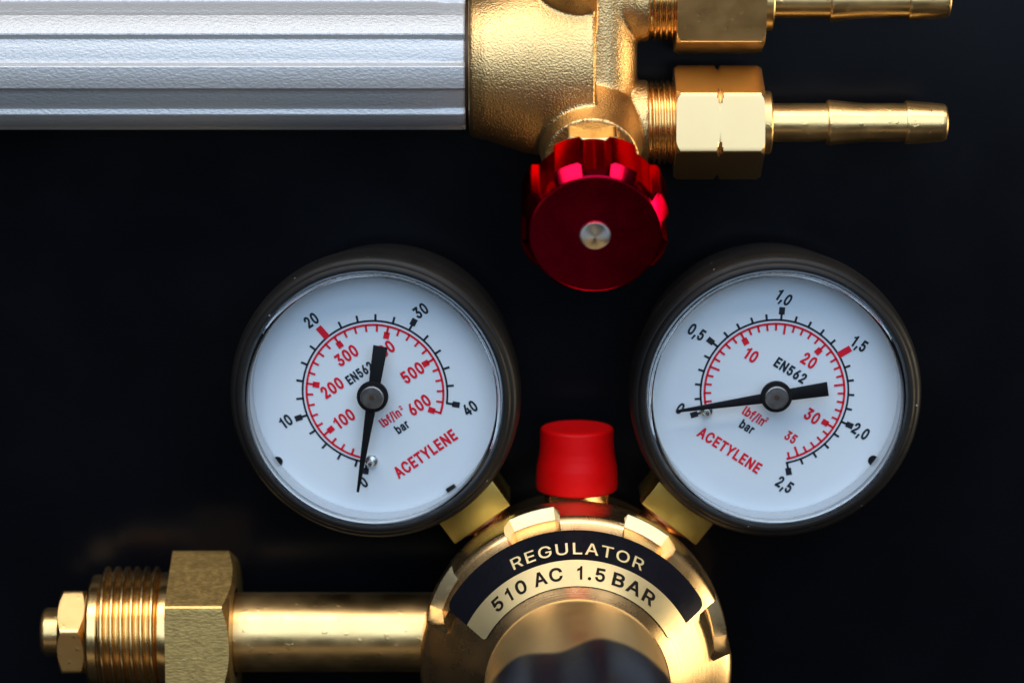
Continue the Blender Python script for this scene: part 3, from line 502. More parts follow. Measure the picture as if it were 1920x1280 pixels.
GLYPH_WIDE = '''R|459|52 -8 52 517 236 517 265 515 291 512 315 505 337 496 356 484 372 470 386 455 397 437 406 418 412 397 416 375 417 352 416 329 412 307 406 287 397 268 386 250 372 235 356 221 336 210 315 201 291 195 265 191 236 190 88 190 88 263 233 263 252 264 268 266 282 269 294 274 305 280 314 287 321 295 327 304 331 315 334 326 336 338 337 352 336 366 334 379 331 390 327 401 321 411 313 419 304 426 294 432 282 437 267 441 251 443 233 444 133 444 133 -8 348 -8 218 236 308 237 440 -7 133 263 133 190 243 190 325 205|27 0 55 0 27 28 1 0 28 28 54 1 2 53 52 52 3 2 27 55 61 62 25 57 57 25 58 30 29 57 28 27 61 54 28 60 53 2 54 1 54 2 51 50 4 58 34 33 34 58 35 23 58 24 32 31 58 58 33 32 50 49 5 4 50 5 24 58 25 3 52 51 51 4 3 20 19 36 37 36 19 19 18 37 38 37 18 18 17 38 17 16 38 39 38 16 16 15 39 40 39 15 15 14 40 41 40 14 42 41 14 14 13 42 43 42 13 13 12 43 44 43 12 12 11 44 11 10 44 45 44 10 10 9 45 46 45 9 9 8 46 25 62 56 24 25 56 23 24 56 23 56 63 58 23 63 22 21 58 21 20 58 35 58 20 20 36 35 46 8 47 8 7 47 48 47 7 7 6 48 49 48 6 5 49 6 26 57 61 57 29 60 60 61 57 60 28 61 57 26 62 58 31 30 30 57 58 22 58 63 56 59 63
E|429|52 -8 52 517 380 517 380 444 133 444 133 294 363 294 363 221 133 221 133 65 383 65 383 -8|0 9 8 1 0 8 8 5 1 5 4 1 9 0 11 11 10 9 5 8 7 7 6 5 3 2 4 1 4 2
G|531|269 -15 235 -13 203 -7 173 4 145 18 120 37 98 58 78 84 62 112 49 144 40 178 34 215 32 254 34 294 40 331 49 365 62 397 78 425 97 450 120 472 145 490 172 505 201 515 232 521 265 524 285 523 305 520 324 517 343 511 361 504 378 496 393 486 408 476 422 463 435 450 446 436 456 420 465 404 472 387 478 369 484 341 402 341 396 358 392 369 386 379 380 389 374 398 367 406 359 414 351 421 342 427 333 432 323 437 313 441 302 444 290 446 278 447 265 448 244 446 224 442 205 435 187 426 171 413 156 398 143 381 132 361 123 338 117 312 113 284 111 254 113 224 117 196 123 171 132 148 144 128 157 111 172 96 188 83 207 74 226 67 247 62 269 61 289 62 307 65 325 71 341 78 355 88 368 99 380 112 389 127 397 144 402 162 406 181 407 212 449 198 275 191 275 264 486 264 486 200 484 169 479 139 470 112 458 87 442 64 424 44 404 26 380 12 355 0 328 -8 299 -13 406 196|8 7 74 74 73 8 9 8 73 73 72 9 10 9 72 72 71 10 11 10 71 71 70 11 12 11 70 70 69 12 69 68 12 13 12 68 68 67 13 14 13 67 67 66 14 15 14 66 66 65 15 16 15 65 65 64 16 17 16 64 60 59 22 2 78 3 78 77 3 4 3 77 76 4 77 61 60 21 60 22 21 57 24 58 79 1 80 58 24 23 81 0 82 80 1 0 0 81 80 24 57 56 56 25 24 1 79 2 78 2 79 58 23 59 22 59 23 4 76 5 76 75 5 6 5 75 7 6 75 74 7 75 17 64 63 18 17 63 63 62 18 19 18 62 20 19 62 62 61 20 61 21 20 55 54 26 83 109 108 108 84 83 54 53 27 26 54 27 84 108 107 85 84 107 107 106 85 106 86 85 51 50 30 30 29 51 52 51 29 29 28 52 53 52 28 27 53 28 100 99 94 99 98 94 98 97 94 102 101 89 90 89 101 101 100 90 91 90 100 100 94 91 92 91 94 93 110 94 94 97 93 40 39 41 42 41 39 39 38 42 43 42 38 38 37 43 86 106 105 87 86 105 105 104 87 88 87 104 104 103 88 103 102 88 102 89 88 43 37 44 37 36 44 45 44 36 36 35 45 46 45 35 35 34 46 47 46 34 34 33 47 48 47 33 33 32 48 49 48 32 32 31 49 50 49 31 30 50 31 82 0 109 109 83 82 110 93 95 96 95 93 93 97 96 25 56 55 55 26 25 92 94 110
U|528|259 -16 229 -15 201 -10 175 -2 150 8 128 22 109 37 92 55 78 76 67 98 58 122 54 147 52 173 52 517 132 517 132 178 133 161 136 146 141 131 148 117 156 104 166 93 178 83 191 75 206 68 222 63 240 61 259 60 278 61 296 63 312 68 327 75 340 83 351 93 361 104 370 117 376 131 381 146 384 161 385 178 385 517 465 517 465 173 464 147 459 122 451 98 439 76 425 55 408 37 389 22 367 8 343 -2 317 -10 289 -15|11 10 17 17 16 11 12 11 16 16 15 12 13 12 15 15 14 13 0 26 1 25 1 26 1 25 2 24 2 25 2 24 3 24 23 3 4 3 23 22 4 23 4 22 5 22 21 5 6 5 21 21 20 6 7 6 20 20 19 7 8 7 19 9 8 19 19 18 9 10 9 18 17 10 18 30 29 52 52 29 53 28 53 29 31 51 50 32 31 50 30 52 51 51 31 30 45 44 36 37 36 44 44 43 37 38 37 43 43 42 38 39 38 42 42 41 39 40 39 41 32 50 49 33 32 49 49 48 33 34 33 48 48 47 34 35 34 47 47 46 35 46 45 35 45 36 35 53 28 0 28 27 0 26 0 27
L|403|52 -8 52 517 133 517 133 65 369 65 369 -8|1 0 3 3 0 5 5 4 3 1 3 2
A|490|5 -8 196 517 282 517 474 -8 389 -8 274 315 221 486 256 486 198 300 91 -8 102 134 102 207 378 207 378 134 239 430 166 207 313 207 339 134 140 134|0 9 10 1 11 8 8 6 1 18 15 10 0 10 11 11 1 0 7 5 2 4 3 13 12 13 3 2 5 12 12 3 2 6 8 14 6 14 7 1 6 7 7 2 1 16 17 13 5 7 14 15 18 16 8 11 15 11 10 15 12 5 16 13 12 16 4 13 17 17 16 18 10 9 18
T|459|24 444 24 517 425 517 425 444 265 444 265 -8 185 -8 185 444|1 0 7 3 2 4 5 4 6 7 6 4 4 2 7 1 7 2
O|544|267 -15 234 -13 203 -7 174 4 146 18 121 36 99 58 79 83 63 112 49 143 40 178 34 214 32 254 34 294 40 331 49 365 63 397 79 425 99 450 121 472 146 490 174 505 203 515 234 521 267 524 300 521 331 515 360 505 388 490 413 472 435 450 455 425 471 397 484 365 494 331 499 294 501 254 499 214 494 178 484 143 471 112 455 83 435 58 413 36 388 18 360 4 331 -7 300 -13 267 61 288 62 308 66 327 73 345 83 362 95 377 110 390 127 401 148 410 170 417 196 421 224 422 254 421 285 417 313 410 338 401 361 390 381 377 399 362 414 345 426 327 435 308 442 288 446 267 448 246 446 226 442 207 435 188 426 172 414 157 399 144 381 133 361 123 338 117 313 113 285 111 254 113 224 117 196 123 170 133 148 144 128 157 110 172 95 188 83 207 73 226 66 246 62|9 8 88 88 87 9 10 9 87 87 86 10 11 10 86 86 85 11 12 11 85 85 84 12 84 83 12 13 12 83 83 82 13 14 13 82 82 81 14 15 14 81 81 80 15 16 15 80 3 92 4 92 91 4 77 76 20 76 21 20 93 2 94 75 74 22 95 1 0 73 24 23 94 2 1 1 95 94 73 23 74 22 74 23 2 93 3 92 3 93 21 76 75 75 22 21 4 91 5 6 5 91 91 90 6 7 6 90 90 89 7 8 7 89 88 8 89 16 80 79 17 16 79 79 78 17 18 17 78 19 18 78 78 77 19 77 20 19 46 51 50 70 69 26 46 50 47 49 47 50 25 71 70 70 26 25 52 45 44 53 52 44 68 67 28 27 68 28 51 46 45 45 52 51 68 27 69 26 69 27 40 39 56 57 56 39 39 38 57 58 57 38 38 37 58 59 58 37 37 36 59 60 59 36 61 60 36 36 35 61 62 61 35 35 34 62 63 62 34 34 33 63 64 63 33 33 32 64 53 44 43 54 53 43 43 42 54 42 41 54 55 54 41 41 40 55 40 56 55 64 32 65 32 31 65 66 65 31 31 30 66 30 29 66 67 66 29 28 67 29 47 49 0 49 48 0 95 0 48 24 73 72 72 71 24 71 25 24'''
GLYPH_INK = '''5|482|221 -29 197 -28 173 -24 151 -18 130 -9 111 2 93 16 78 31 65 48 54 66 45 86 40 107 35 152 141 152 145 124 148 116 151 109 156 102 161 96 167 90 175 85 183 80 192 77 201 74 211 72 221 72 233 73 245 75 255 78 265 83 274 90 282 97 289 105 295 115 299 125 303 137 305 149 306 162 305 176 303 188 299 200 294 211 288 221 281 229 273 237 263 243 253 248 242 252 231 254 218 255 207 254 196 253 185 251 175 248 165 244 156 239 149 235 135 223 43 233 76 531 388 531 388 430 170 430 158 323 129 323 132 326 144 334 157 340 170 346 184 350 199 353 214 355 229 356 249 355 267 352 285 348 302 341 319 333 334 324 348 313 361 300 373 287 383 272 392 256 399 239 405 221 410 202 412 183 413 163 411 137 407 111 399 87 388 65 374 44 358 26 340 10 320 -4 297 -15 273 -23 248 -27 160 342|64 59 58 66 65 63 63 67 66 8 7 17 17 16 8 9 8 16 16 15 9 10 9 15 15 14 10 11 10 14 14 13 11 12 11 13 64 58 57 57 56 64 56 55 64 63 65 64 24 23 1 0 26 25 48 72 49 71 49 72 24 1 0 0 25 24 70 50 49 49 71 70 1 23 2 22 2 23 2 22 3 22 21 3 4 3 21 21 20 4 5 4 20 20 19 5 6 5 19 19 18 6 7 6 18 17 7 18 64 55 54 63 64 54 54 53 63 53 52 63 52 51 63 51 50 63 50 70 63 70 69 63 69 68 63 67 63 100 66 67 62 65 66 62 64 65 62 59 64 62 27 99 98 28 27 98 73 47 74 28 98 97 29 28 97 46 45 76 76 75 46 47 46 75 74 47 75 37 36 89 89 88 37 88 87 37 38 37 87 87 86 38 29 97 96 30 29 96 96 95 30 31 30 95 95 94 31 32 31 94 94 93 32 33 32 93 93 92 33 34 33 92 92 91 34 35 34 91 91 90 35 90 89 35 89 36 35 38 86 39 86 85 39 40 39 85 85 84 40 84 83 40 41 40 83 83 82 41 42 41 82 82 81 42 81 80 42 43 42 80 80 79 43 44 43 79 79 78 44 78 77 44 45 44 77 76 45 77 26 0 99 99 27 26 47 73 48 72 48 73 61 60 62 59 62 60 63 68 100 62 67 100
1|425|198 -22 296 -22 296 531 228 531 201 464 101 416 101 324 198 364|0 1 7 1 2 7 2 3 7 3 4 7 4 5 7 5 6 7
0|482|227 -29 196 -27 167 -20 141 -9 116 7 95 26 76 49 61 76 48 106 38 139 31 174 27 213 26 254 27 295 31 334 38 369 48 402 61 432 77 459 95 482 117 502 141 518 168 529 196 535 227 538 257 535 286 529 312 518 336 502 358 482 376 459 392 432 405 402 415 369 422 334 426 295 427 254 426 213 422 174 415 139 405 106 392 76 377 49 358 26 337 7 313 -9 286 -20 257 -27 227 72 241 73 253 76 265 82 275 90 285 101 294 114 302 131 309 150 315 172 319 197 321 224 322 254 321 284 319 312 315 336 309 359 302 378 294 394 285 408 275 419 265 427 253 433 241 436 227 437 213 436 200 433 189 427 178 419 168 408 159 394 151 378 144 359 139 336 135 312 132 284 131 254 132 224 135 197 139 172 144 150 151 131 159 114 168 101 178 90 189 82 200 76 212 73|10 9 87 87 86 10 11 10 86 86 85 11 12 11 85 85 84 12 84 83 12 13 12 83 83 82 13 14 13 82 82 81 14 15 14 81 1 95 2 95 94 2 3 2 94 94 93 3 75 74 21 22 21 74 74 73 22 73 23 22 3 93 4 93 92 4 5 4 92 92 91 5 6 5 91 91 90 6 7 6 90 90 89 7 8 7 89 89 88 8 9 8 88 87 9 88 15 81 80 16 15 80 80 79 16 17 16 79 79 78 17 18 17 78 78 77 18 19 18 77 77 76 19 20 19 76 76 75 20 75 21 20 49 0 47 24 71 25 49 47 46 50 49 46 46 45 50 51 50 45 70 69 27 27 26 70 71 70 26 25 71 26 39 38 57 58 57 38 38 37 58 59 58 37 37 36 59 60 59 36 61 60 36 36 35 61 62 61 35 35 34 62 63 62 34 34 33 63 51 45 44 52 51 44 44 43 52 53 52 43 43 42 53 54 53 42 42 41 54 55 54 41 41 40 55 56 55 40 40 39 56 39 57 56 63 33 64 33 32 64 65 64 32 32 31 65 66 65 31 31 30 66 67 66 30 30 29 67 68 67 29 29 28 68 69 68 28 27 69 28 95 1 0 48 95 0 0 49 48 71 24 72 73 72 24 23 73 24
A|508|-15 -22 186 531 292 531 494 -22 379 -22 261 310 202 500 275 500 211 296 101 -22 88 120 88 221 392 221 392 120 239 383 185 221 293 221 329 120 150 120|0 10 11 10 0 9 18 15 10 8 6 11 6 1 11 0 11 1 13 4 3 3 12 13 7 5 12 2 7 12 12 3 2 6 8 14 6 14 7 1 6 7 7 2 1 16 17 13 5 7 14 15 18 16 8 11 15 11 10 15 12 5 16 13 12 16 4 13 17 17 16 18 10 9 18
C|539|267 -29 232 -27 199 -20 168 -9 139 6 112 26 88 49 67 75 50 105 36 139 26 175 20 213 18 254 20 295 26 334 36 370 50 403 67 433 88 460 112 483 139 502 168 518 199 529 232 535 267 538 288 537 308 534 328 531 347 525 366 518 383 510 400 500 416 488 430 476 444 461 456 446 467 430 476 412 484 393 490 373 500 326 391 326 384 354 380 365 376 374 371 382 365 390 359 398 352 404 344 411 336 416 328 421 319 425 309 428 299 430 289 432 278 433 268 434 247 432 229 429 212 422 195 414 180 402 167 389 155 373 145 354 137 333 130 310 127 283 125 254 127 225 130 199 137 175 145 154 155 135 167 119 181 106 196 95 212 86 229 80 248 76 268 75 278 75 289 76 299 78 309 81 318 84 328 88 336 93 344 98 352 104 359 111 365 118 371 126 376 135 380 144 384 154 391 182 500 182 490 136 484 116 476 97 467 79 456 63 444 48 431 33 416 21 400 9 384 -1 366 -9 348 -16 328 -22 309 -26 288 -28|8 7 74 74 73 8 9 8 73 73 72 9 10 9 72 72 71 10 11 10 71 71 70 11 12 11 70 70 69 12 69 68 12 13 12 68 68 67 13 14 13 67 67 66 14 15 14 66 66 65 15 16 15 65 65 64 16 17 16 64 79 78 2 60 59 22 2 78 3 78 77 3 21 61 60 60 22 21 0 81 80 0 80 1 23 58 24 113 83 82 25 56 55 113 82 0 81 0 82 24 58 57 57 56 24 56 25 24 79 2 1 1 80 79 58 23 59 22 59 23 3 77 4 77 76 4 5 4 76 6 5 76 76 75 6 7 6 75 74 7 75 17 64 63 18 17 63 63 62 18 19 18 62 20 19 62 62 61 20 61 21 20 54 53 27 26 54 27 85 111 110 86 85 110 110 109 86 87 86 109 52 51 29 29 28 52 53 52 28 27 53 28 101 100 95 96 95 100 100 99 96 97 96 99 99 98 97 40 39 41 42 41 39 39 38 42 43 42 38 38 37 43 44 43 37 37 36 44 87 109 108 88 87 108 108 107 88 89 88 107 107 106 89 90 89 106 106 105 90 91 90 105 105 104 91 92 91 104 104 103 92 93 92 103 103 102 93 94 93 102 102 101 94 101 95 94 44 36 45 36 35 45 46 45 35 35 34 46 47 46 34 34 33 47 48 47 33 33 32 48 49 48 32 32 31 49 50 49 31 31 30 50 51 50 30 29 51 30 83 113 112 84 83 112 112 111 84 111 85 84 54 26 55 25 55 26
B|485|38 -22 38 531 242 531 268 530 294 526 317 519 339 510 358 499 374 486 388 470 400 453 409 434 415 415 419 395 420 374 419 356 417 340 412 324 406 310 399 297 390 286 380 276 369 268 357 261 346 255 334 250 337 251 337 281 331 282 346 278 361 272 375 264 389 254 401 242 412 229 422 214 430 197 435 178 439 158 440 136 439 115 435 94 428 74 419 56 407 38 392 23 374 9 354 -2 331 -11 305 -17 277 -21 247 -22 147 79 244 79 270 80 290 84 305 90 315 97 323 105 329 114 332 125 333 137 333 146 331 156 328 164 324 172 318 180 312 187 304 193 295 198 285 203 274 206 262 208 248 209 147 209 147 307 237 307 249 308 260 310 270 312 279 316 287 321 294 326 300 332 305 338 309 346 312 354 313 362 314 372 313 384 310 395 305 404 297 413 288 420 276 425 260 428 239 430 147 430 337 251 337 281 369 268|0 52 74 1 0 74 74 75 1 75 97 1 52 0 51 51 53 52 73 76 74 75 74 76 96 2 97 1 97 2 78 77 72 78 72 71 79 78 71 50 54 51 53 51 54 72 77 73 76 73 77 95 3 96 2 96 3 54 50 49 49 55 54 93 5 94 5 4 94 95 94 4 3 95 4 29 24 23 23 30 29 23 31 100 30 23 100 22 21 30 29 30 21 28 25 98 43 42 59 42 41 59 60 59 41 41 40 60 61 60 40 40 39 61 39 38 61 62 61 38 38 37 62 63 62 37 37 36 63 64 63 36 36 35 64 33 32 24 23 24 32 31 23 32 29 21 20 20 19 29 27 29 19 55 49 48 56 55 48 48 47 56 47 46 56 57 56 46 46 45 57 58 57 45 45 44 58 44 43 58 43 59 58 64 35 65 35 34 65 34 33 65 33 24 65 66 65 24 24 26 66 26 25 66 67 66 25 68 67 25 69 68 25 70 69 25 71 70 25 79 71 25 25 28 79 80 79 28 81 80 28 82 81 28 83 82 28 84 83 28 28 27 84 85 84 27 27 19 85 19 18 85 86 85 18 18 17 86 17 16 86 87 86 16 16 15 87 88 87 15 15 14 88 14 13 88 89 88 13 13 12 89 90 89 12 12 11 90 11 10 90 91 90 10 10 9 91 9 8 91 92 91 8 8 7 92 93 92 7 7 6 93 5 93 6 26 24 98 98 24 99 98 99 28 29 27 99 24 29 99 22 30 100
.|216|95 -27 82 -25 69 -22 58 -15 47 -7 39 3 32 15 29 28 27 41 29 54 32 67 39 79 47 89 58 98 69 104 82 108 95 109 109 108 121 104 133 98 143 89 152 79 158 67 162 54 163 41 162 28 158 15 152 3 143 -7 133 -15 121 -22 109 -25|6 5 7 8 7 5 9 8 12 12 11 9 10 9 11 2 1 3 1 0 3 4 3 0 14 13 15 8 5 4 12 8 4 31 30 29 29 28 31 19 18 17 27 26 25 25 24 27 24 23 20 21 20 23 23 22 21 27 24 28 24 20 16 17 16 20 19 17 20 31 28 0 28 24 0 24 16 0 4 0 16 12 4 16 13 12 16 15 13 16
R|478|38 -22 38 531 236 531 266 529 294 525 320 518 343 508 364 495 382 480 397 463 410 444 419 423 426 400 430 377 431 352 430 327 426 304 419 282 410 261 397 242 382 224 364 210 343 197 319 188 294 181 266 177 236 176 74 176 74 277 233 277 251 278 265 280 278 283 288 287 297 292 304 297 310 304 314 311 318 319 321 329 323 340 323 352 323 364 321 376 318 386 314 395 309 402 304 409 296 415 288 420 277 424 265 427 250 429 232 430 147 430 147 -22 340 -22 196 249 316 251 462 -20 147 277 147 176 235 176 344 198|28 27 61 27 0 55 0 27 28 1 0 28 28 54 1 2 53 52 27 55 61 57 26 25 53 2 54 1 54 2 50 4 51 4 3 51 52 51 3 2 52 3 56 22 23 58 23 22 22 63 58 22 56 59 63 22 59 58 21 20 20 19 58 19 18 58 37 58 18 38 37 18 18 17 38 17 16 38 39 38 16 16 15 39 40 39 15 15 14 40 41 40 14 42 41 14 14 13 42 43 42 13 13 12 43 44 43 12 12 11 44 11 10 44 56 26 62 25 26 56 24 25 56 56 23 24 23 58 24 25 24 58 32 31 58 33 32 58 34 33 58 35 34 58 36 35 58 58 37 36 44 10 45 10 9 45 46 45 9 9 8 46 47 46 8 8 7 47 48 47 7 7 6 48 49 48 6 6 5 49 50 49 5 4 50 5 54 28 60 26 57 62 57 29 60 60 61 57 60 28 61 57 61 62 31 30 58 30 29 57 57 58 30 25 58 57 21 58 63'''


def read_glyphs(txt):
    D = {}
    for ln in txt.split('\n'):
        c, adv, vs, fs = ln[0], *ln[2:].split('|')
        vs = list(map(int, vs.split()))
        fs = list(map(int, fs.split()))
        D[c] = (int(adv), [(vs[i], vs[i+1]) for i in range(0, len(vs), 2)],
                [tuple(fs[i:i+3]) for i in range(0, len(fs), 3)])
    return D


GB, GW, GI = read_glyphs(GLYPH_BOLD), read_glyphs(GLYPH_WIDE), read_glyphs(GLYPH_INK)


def text_vf(txt, D, cap, sx, track=0, space=300):
    """Text as flat triangles, centred; cap = capital height in units, sx = width factor."""
    k = cap/549.0
    V, F, x = [], [], 0.0
    for ch in txt:
        if ch == ' ':
            x += space
            continue
        adv, vs, fs = D[ch]
        b = len(V)
        V += [((x + p[0])*k*sx, (p[1] - 254.5)*k) for p in vs]
        F += [tuple(b + i for i in t) for t in fs]
        x += adv + track
    w = (x - track)*k*sx
    return [(p[0] - w/2, p[1]) for p in V], F, w


# ------------------------------------------------------------------ the setting: black work surface
def grid_sheet(x0, x1, y0, y1, n):
    V = [(x0 + (x1-x0)*i/n, y0 + (y1-y0)*j/n, 0) for j in range(n+1) for i in range(n+1)]
    F = [(j*(n+1)+i, j*(n+1)+i+1, (j+1)*(n+1)+i+1, (j+1)*(n+1)+i) for j in range(n) for i in range(n)]
    return V, F


V, F = grid_sheet(-5000, 5000, -4000, 5000, 8)
tb = obj('table_surface', V, F, M['table'])
tb['kind'] = 'structure'

# ------------------------------------------------------------------ the torch
ZT = 172.0
VT = 114.0                      # photo row of the torch axis
KT = K(1100, VT, ZT)
torch = thing('cutting_torch', W(900, VT, 0), 'brass gas torch head with silver ribbed aluminium handle and red valve knob', 'torch')


def TX(u):
    return W(u, VT, ZT).x


AX = W(0, VT, ZT)
ORG_T = Vector((0, AX.y, AX.z))

# ribbed handle: 8 ribs along its length
R0 = 130*KT
angs, rads = [], []
for k in range(8):
    c = math.radians(-10 + 45*k)
    for da, r in ((-22.5, -9), (-17, -9), (-13.2, -9), (-12.2, -8), (-9.6, -0.9), (-8.6, 0), (-4, 0), (0, 0), (4, 0), (8.6, 0),
                  (9.6, -0.9), (12.2, -8), (13.2, -9), (17, -9)):
        angs.append(c + math.radians(da))
        rads.append(r)
order = sorted(range(len(angs)), key=lambda i: angs[i])
angs = [angs[i] for i in order]
rads = [rads[i] for i in order]
rmap = {round(a, 6): r for a, r in zip(angs, rads)}
x_end = TX(874)
hp = [(TX(-330), R0)]
hp += [(TX(-330) + (x_end - 6 - TX(-330))*i/40, R0) for i in range(1, 41)]
hp += [(x_end - 3, R0 - 0.6), (x_end - 0.8, R0 - 2.2), (x_end, R0 - 4.5)]
ORD = lambda i, t, r, g: r + rmap[round(g, 6)]*(1.0 if i < 39 else 1.25)
lathe('handle', ORG_T, (1, 0, 0), hp, M['alu'], torch, rf=ORD, angs=angs, sharp=24,
      label='silver aluminium handle with lengthwise ribs')
lathe('handle_collar', ORG_T, (1, 0, 0), [(x_end - 30, R0 - 14), (TX(884), R0 - 14)], M['dark'], torch)

# cast head: closed shapes merged and smoothed into one casting
VB, VA = 230.0, -2.0            # photo rows of the two hose branches
bmv, bmf = [], []


def add_vf(V, F):
    b = len(bmv)
    bmv.extend([Vector(v) for v in V])
    bmf.extend([tuple(b + i for i in f) for f in F])


def oval(i, t, r, g):
    # flattened towards the viewer, wide across
    wy, wz = r, min(r, 150*KT)*1.0
    return 1/math.sqrt((math.cos(g)/wz)**2 + (math.sin(g)/wy)**2)


prof = [(TX(u), r*KT) for u, r in ((880, 139), (884, 143), (910, 149), (945, 160), (980, 171), (1010, 177), (1105, 177), (1112, 174))]
add_vf(*lathe_vf(ORG_T, (1, 0, 0), prof, 64, oval))
BY = {}
for key, vb in (('low', VB), ('high', VA)):
    p = W(1110, vb, ZT)
    BY[key] = p
    add_vf(*lathe_vf(Vector((0, p.y, p.z)), (1, 0, 0), [(TX(1080), 70*KT), (TX(1150), 70*KT), (TX(1190), 80*KT), (TX(1216), 80*KT)], 48))
pl, ph = W(1130, VB, ZT), W(1130, VA, ZT)
add_vf(*lathe_vf(Vector((TX(1128), pl.y - 30, ZT + 12)), (0, 1, 0), [(0, 66*KT), (ph.y - pl.y + 60, 66*KT)], 48))
VTILT = math.radians(23)
DK = Vector((0, -math.sin(VTILT), math.cos(VTILT)))
DH = Vector((0, math.sin(VTILT), math.cos(VTILT)))
BO = W(1105, VB, ZT)
BH = W(1110, VA, ZT)
add_vf(*lathe_vf(BO, DK, [(-40, 96), (30, 104), (70, 100), (120, 92), (152, 89)], 64))
UT = math.radians(42)
DH = Vector((0, math.sin(UT), math.cos(UT)))
BH = W(1083, VA + 20, ZT)
FH = frame(DH)


def half(i, t, r, g):
    x = FH[1].x*math.sin(g)
    return min(r, 33/x) if x > 0.05 else r


add_vf(*lathe_vf(BH, DH, [(-40, 88), (60, 90), (190, 88)], 96, half))
cast = obj('cast_head', bmv, bmf, M['cast'], torch, label='sand-textured cast brass valve body')
rm = cast.modifiers.new('remesh', 'REMESH')
rm.mode = 'VOXEL'
rm.voxel_size = 3.0*S
sm = cast.modifiers.new('smooth', 'SMOOTH')
sm.factor = 0.5
sm.iterations = 14
dg = bpy.context.evaluated_depsgraph_get()
me2 = bpy.data.meshes.new_from_object(cast.evaluated_get(dg))
cast.modifiers.clear()
cast.data = me2
me2.name = 'cast_head'
for f in me2.polygons:
    f.use_smooth = True
if not me2.materials:
    me2.materials.append(M['cast'])

# hose connections
for key, vb, ph_, notch in (('low', VB, math.radians(5.3), TX(1345)), ('high', VA, math.radians(-14.3), None)):
    p = BY[key]
    o_ = Vector((0, p.y, p.z))
    helix('threaded_socket', o_, TX(1219), TX(1268), 79*KT, 10.5*KT, 6.5*KT, M['brass'], torch, head=[(TX(1208), 72*KT), (TX(1218), 72*KT)])
    hexnut('union_nut', o_, (1, 0, 0), TX(1264), TX(1428), 93.5*KT, M['brass_nut' if notch else 'brass_x'], torch, phase=ph_, notch=notch, ch=9*KT,
           cut=1.11, edge=1.0, label='bright brass union nut with a notch round its edges' if notch else 'plain brass union nut')
    hpz = [(TX(1420), 59), (TX(1444), 59), (TX(1447), 56), (TX(1447.5), 36), (TX(1552), 36), (TX(1552.5), 41), (TX(1556), 42.5),
           (TX(1590), 39), (TX(1612), 37), (TX(1625), 36), (TX(1699), 36), (TX(1699.5), 40), (TX(1703), 41), (TX(1768), 35.5),
           (TX(1774), 34), (TX(1777), 31), (TX(1777), 20), (TX(1740), 19)]
    lathe('hose_tail', o_, (1, 0, 0), [(a, b*KT) for a, b in hpz], M['brass_x'], torch, sharp=30)

# red valve knob on its gland nut
hexnut('gland_nut', BO, DK, 130, 200, 75, M['brass'], torch, phase=math.pi, up=(0, 0, 1), ch=8)
lathe('valve_spindle', BO, DK, [(185, 30), (300, 30)], M['brass'], torch)
kn_angs, kn_f = [], []
for k in range(8):
    c = k*math.pi/4
    for da, f in ((-14, 0.0), (-12.6, 0.02), (-11.8, 0.1), (-9.2, 0.86), (-8.2, 0.97), (-7.2, 1), (-3, 1), (0, 1), (3, 1), (7.2, 1), (8.2, 0.97), (9.2, 0.86),
                  (11.8, 0.1), (12.6, 0.02), (14, 0.0), (18, 0.0), (22.5, 0.0), (27, 0.0)):
        kn_angs.append(c + math.radians(da))
        kn_f.append(f)
KF = {round(a, 5): f for a, f in zip(kn_angs, kn_f)}
KR = 134.0
kprof = [(288, 60), (290, 122), (292, KR - 2), (295, KR), (391, KR), (393.5, KR - 1.5), (414, 118.5), (415.5, 117), (416, 115.5), (416, 114.5), (416, 60), (416, 23)]


def kf(i, t, r, g):
    f = KF[round(g, 5)]
    return min(r, r - 0) if f == 0 else (min(r, KR - 12.5*f) if r > 60 else r)


knob = lathe('control_knob', BO, DK, kprof, M['red_ano'], torch, rf=kf, angs=kn_angs, sharp=22, own=True, up=(0, 1, 0),
             label='red anodised fluted valve knob')
riv = lathe('rivet', BO, DK, [(405, 28), (418, 28), (420.5, 26.8), (421.6, 24.5), (423, 16), (424, 8), (424.6, 2)], M['rivet'], knob, own=True,
            label='round steel rivet in the middle of the knob')
q = DK.to_track_quat('Z', 'Y')
riv.data.transform(q.to_matrix().inverted().to_4x4())      # its own z axis runs along the spindle
riv.rotation_euler = q.to_euler()

# ------------------------------------------------------------------ the regulator
ZF = 380.0                      # height of the front edge of the bonnet ring
RC = W(1079.5, 1252, ZF)
RC.z = 0
KR_ = K(1080, 1200, ZF)
reg = thing('gas_regulator', RC, 'brass acetylene regulator with two round white dial gauges and a red capped valve', 'pressure regulator')

# body behind the ring (mostly hidden)
lathe('regulator_body', RC, (0, 0, 1), rounded([(0, 200), (2, 250), (40, 262), (262, 262), (266, 200)], 10), M['cast'], reg, own=True)
# castellated ring
R_OUT = 294*KR_
sl_angs, sl_f = [], []
for k in range(8):
    c = math.radians(-62 + 45.3*k) if k < 4 else math.radians(-62 + 45*k)
    for da, f in ((-11.2, 0), (-10.6, 0), (-8.6, 1), (-8.0, 1), (-4, 1), (0, 1), (4, 1), (8.0, 1), (8.6, 1), (10.6, 0), (11.2, 0), (14, 0),
                  (17, 0), (20, 0), (22.5, 0), (25, 0), (28, 0), (31, 0)):
        sl_angs.append(c + math.radians(da))
        sl_f.append(f)
order = sorted(range(len(sl_angs)), key=lambda i: sl_angs[i])
sl_angs = [sl_angs[i] for i in order]
sl_f = [sl_f[i] for i in order]
SF = {round(a, 5): f for a, f in zip(sl_angs, sl_f)}
R1, Z1 = 281*KR_, ZF + 8        # where the cone starts
R2, Z2 = 170*KR_, ZF + 135      # where it meets the neck


def cone_z(r):
    return Z1 + (R1 - r)/(R1 - R2)*(Z2 - Z1)


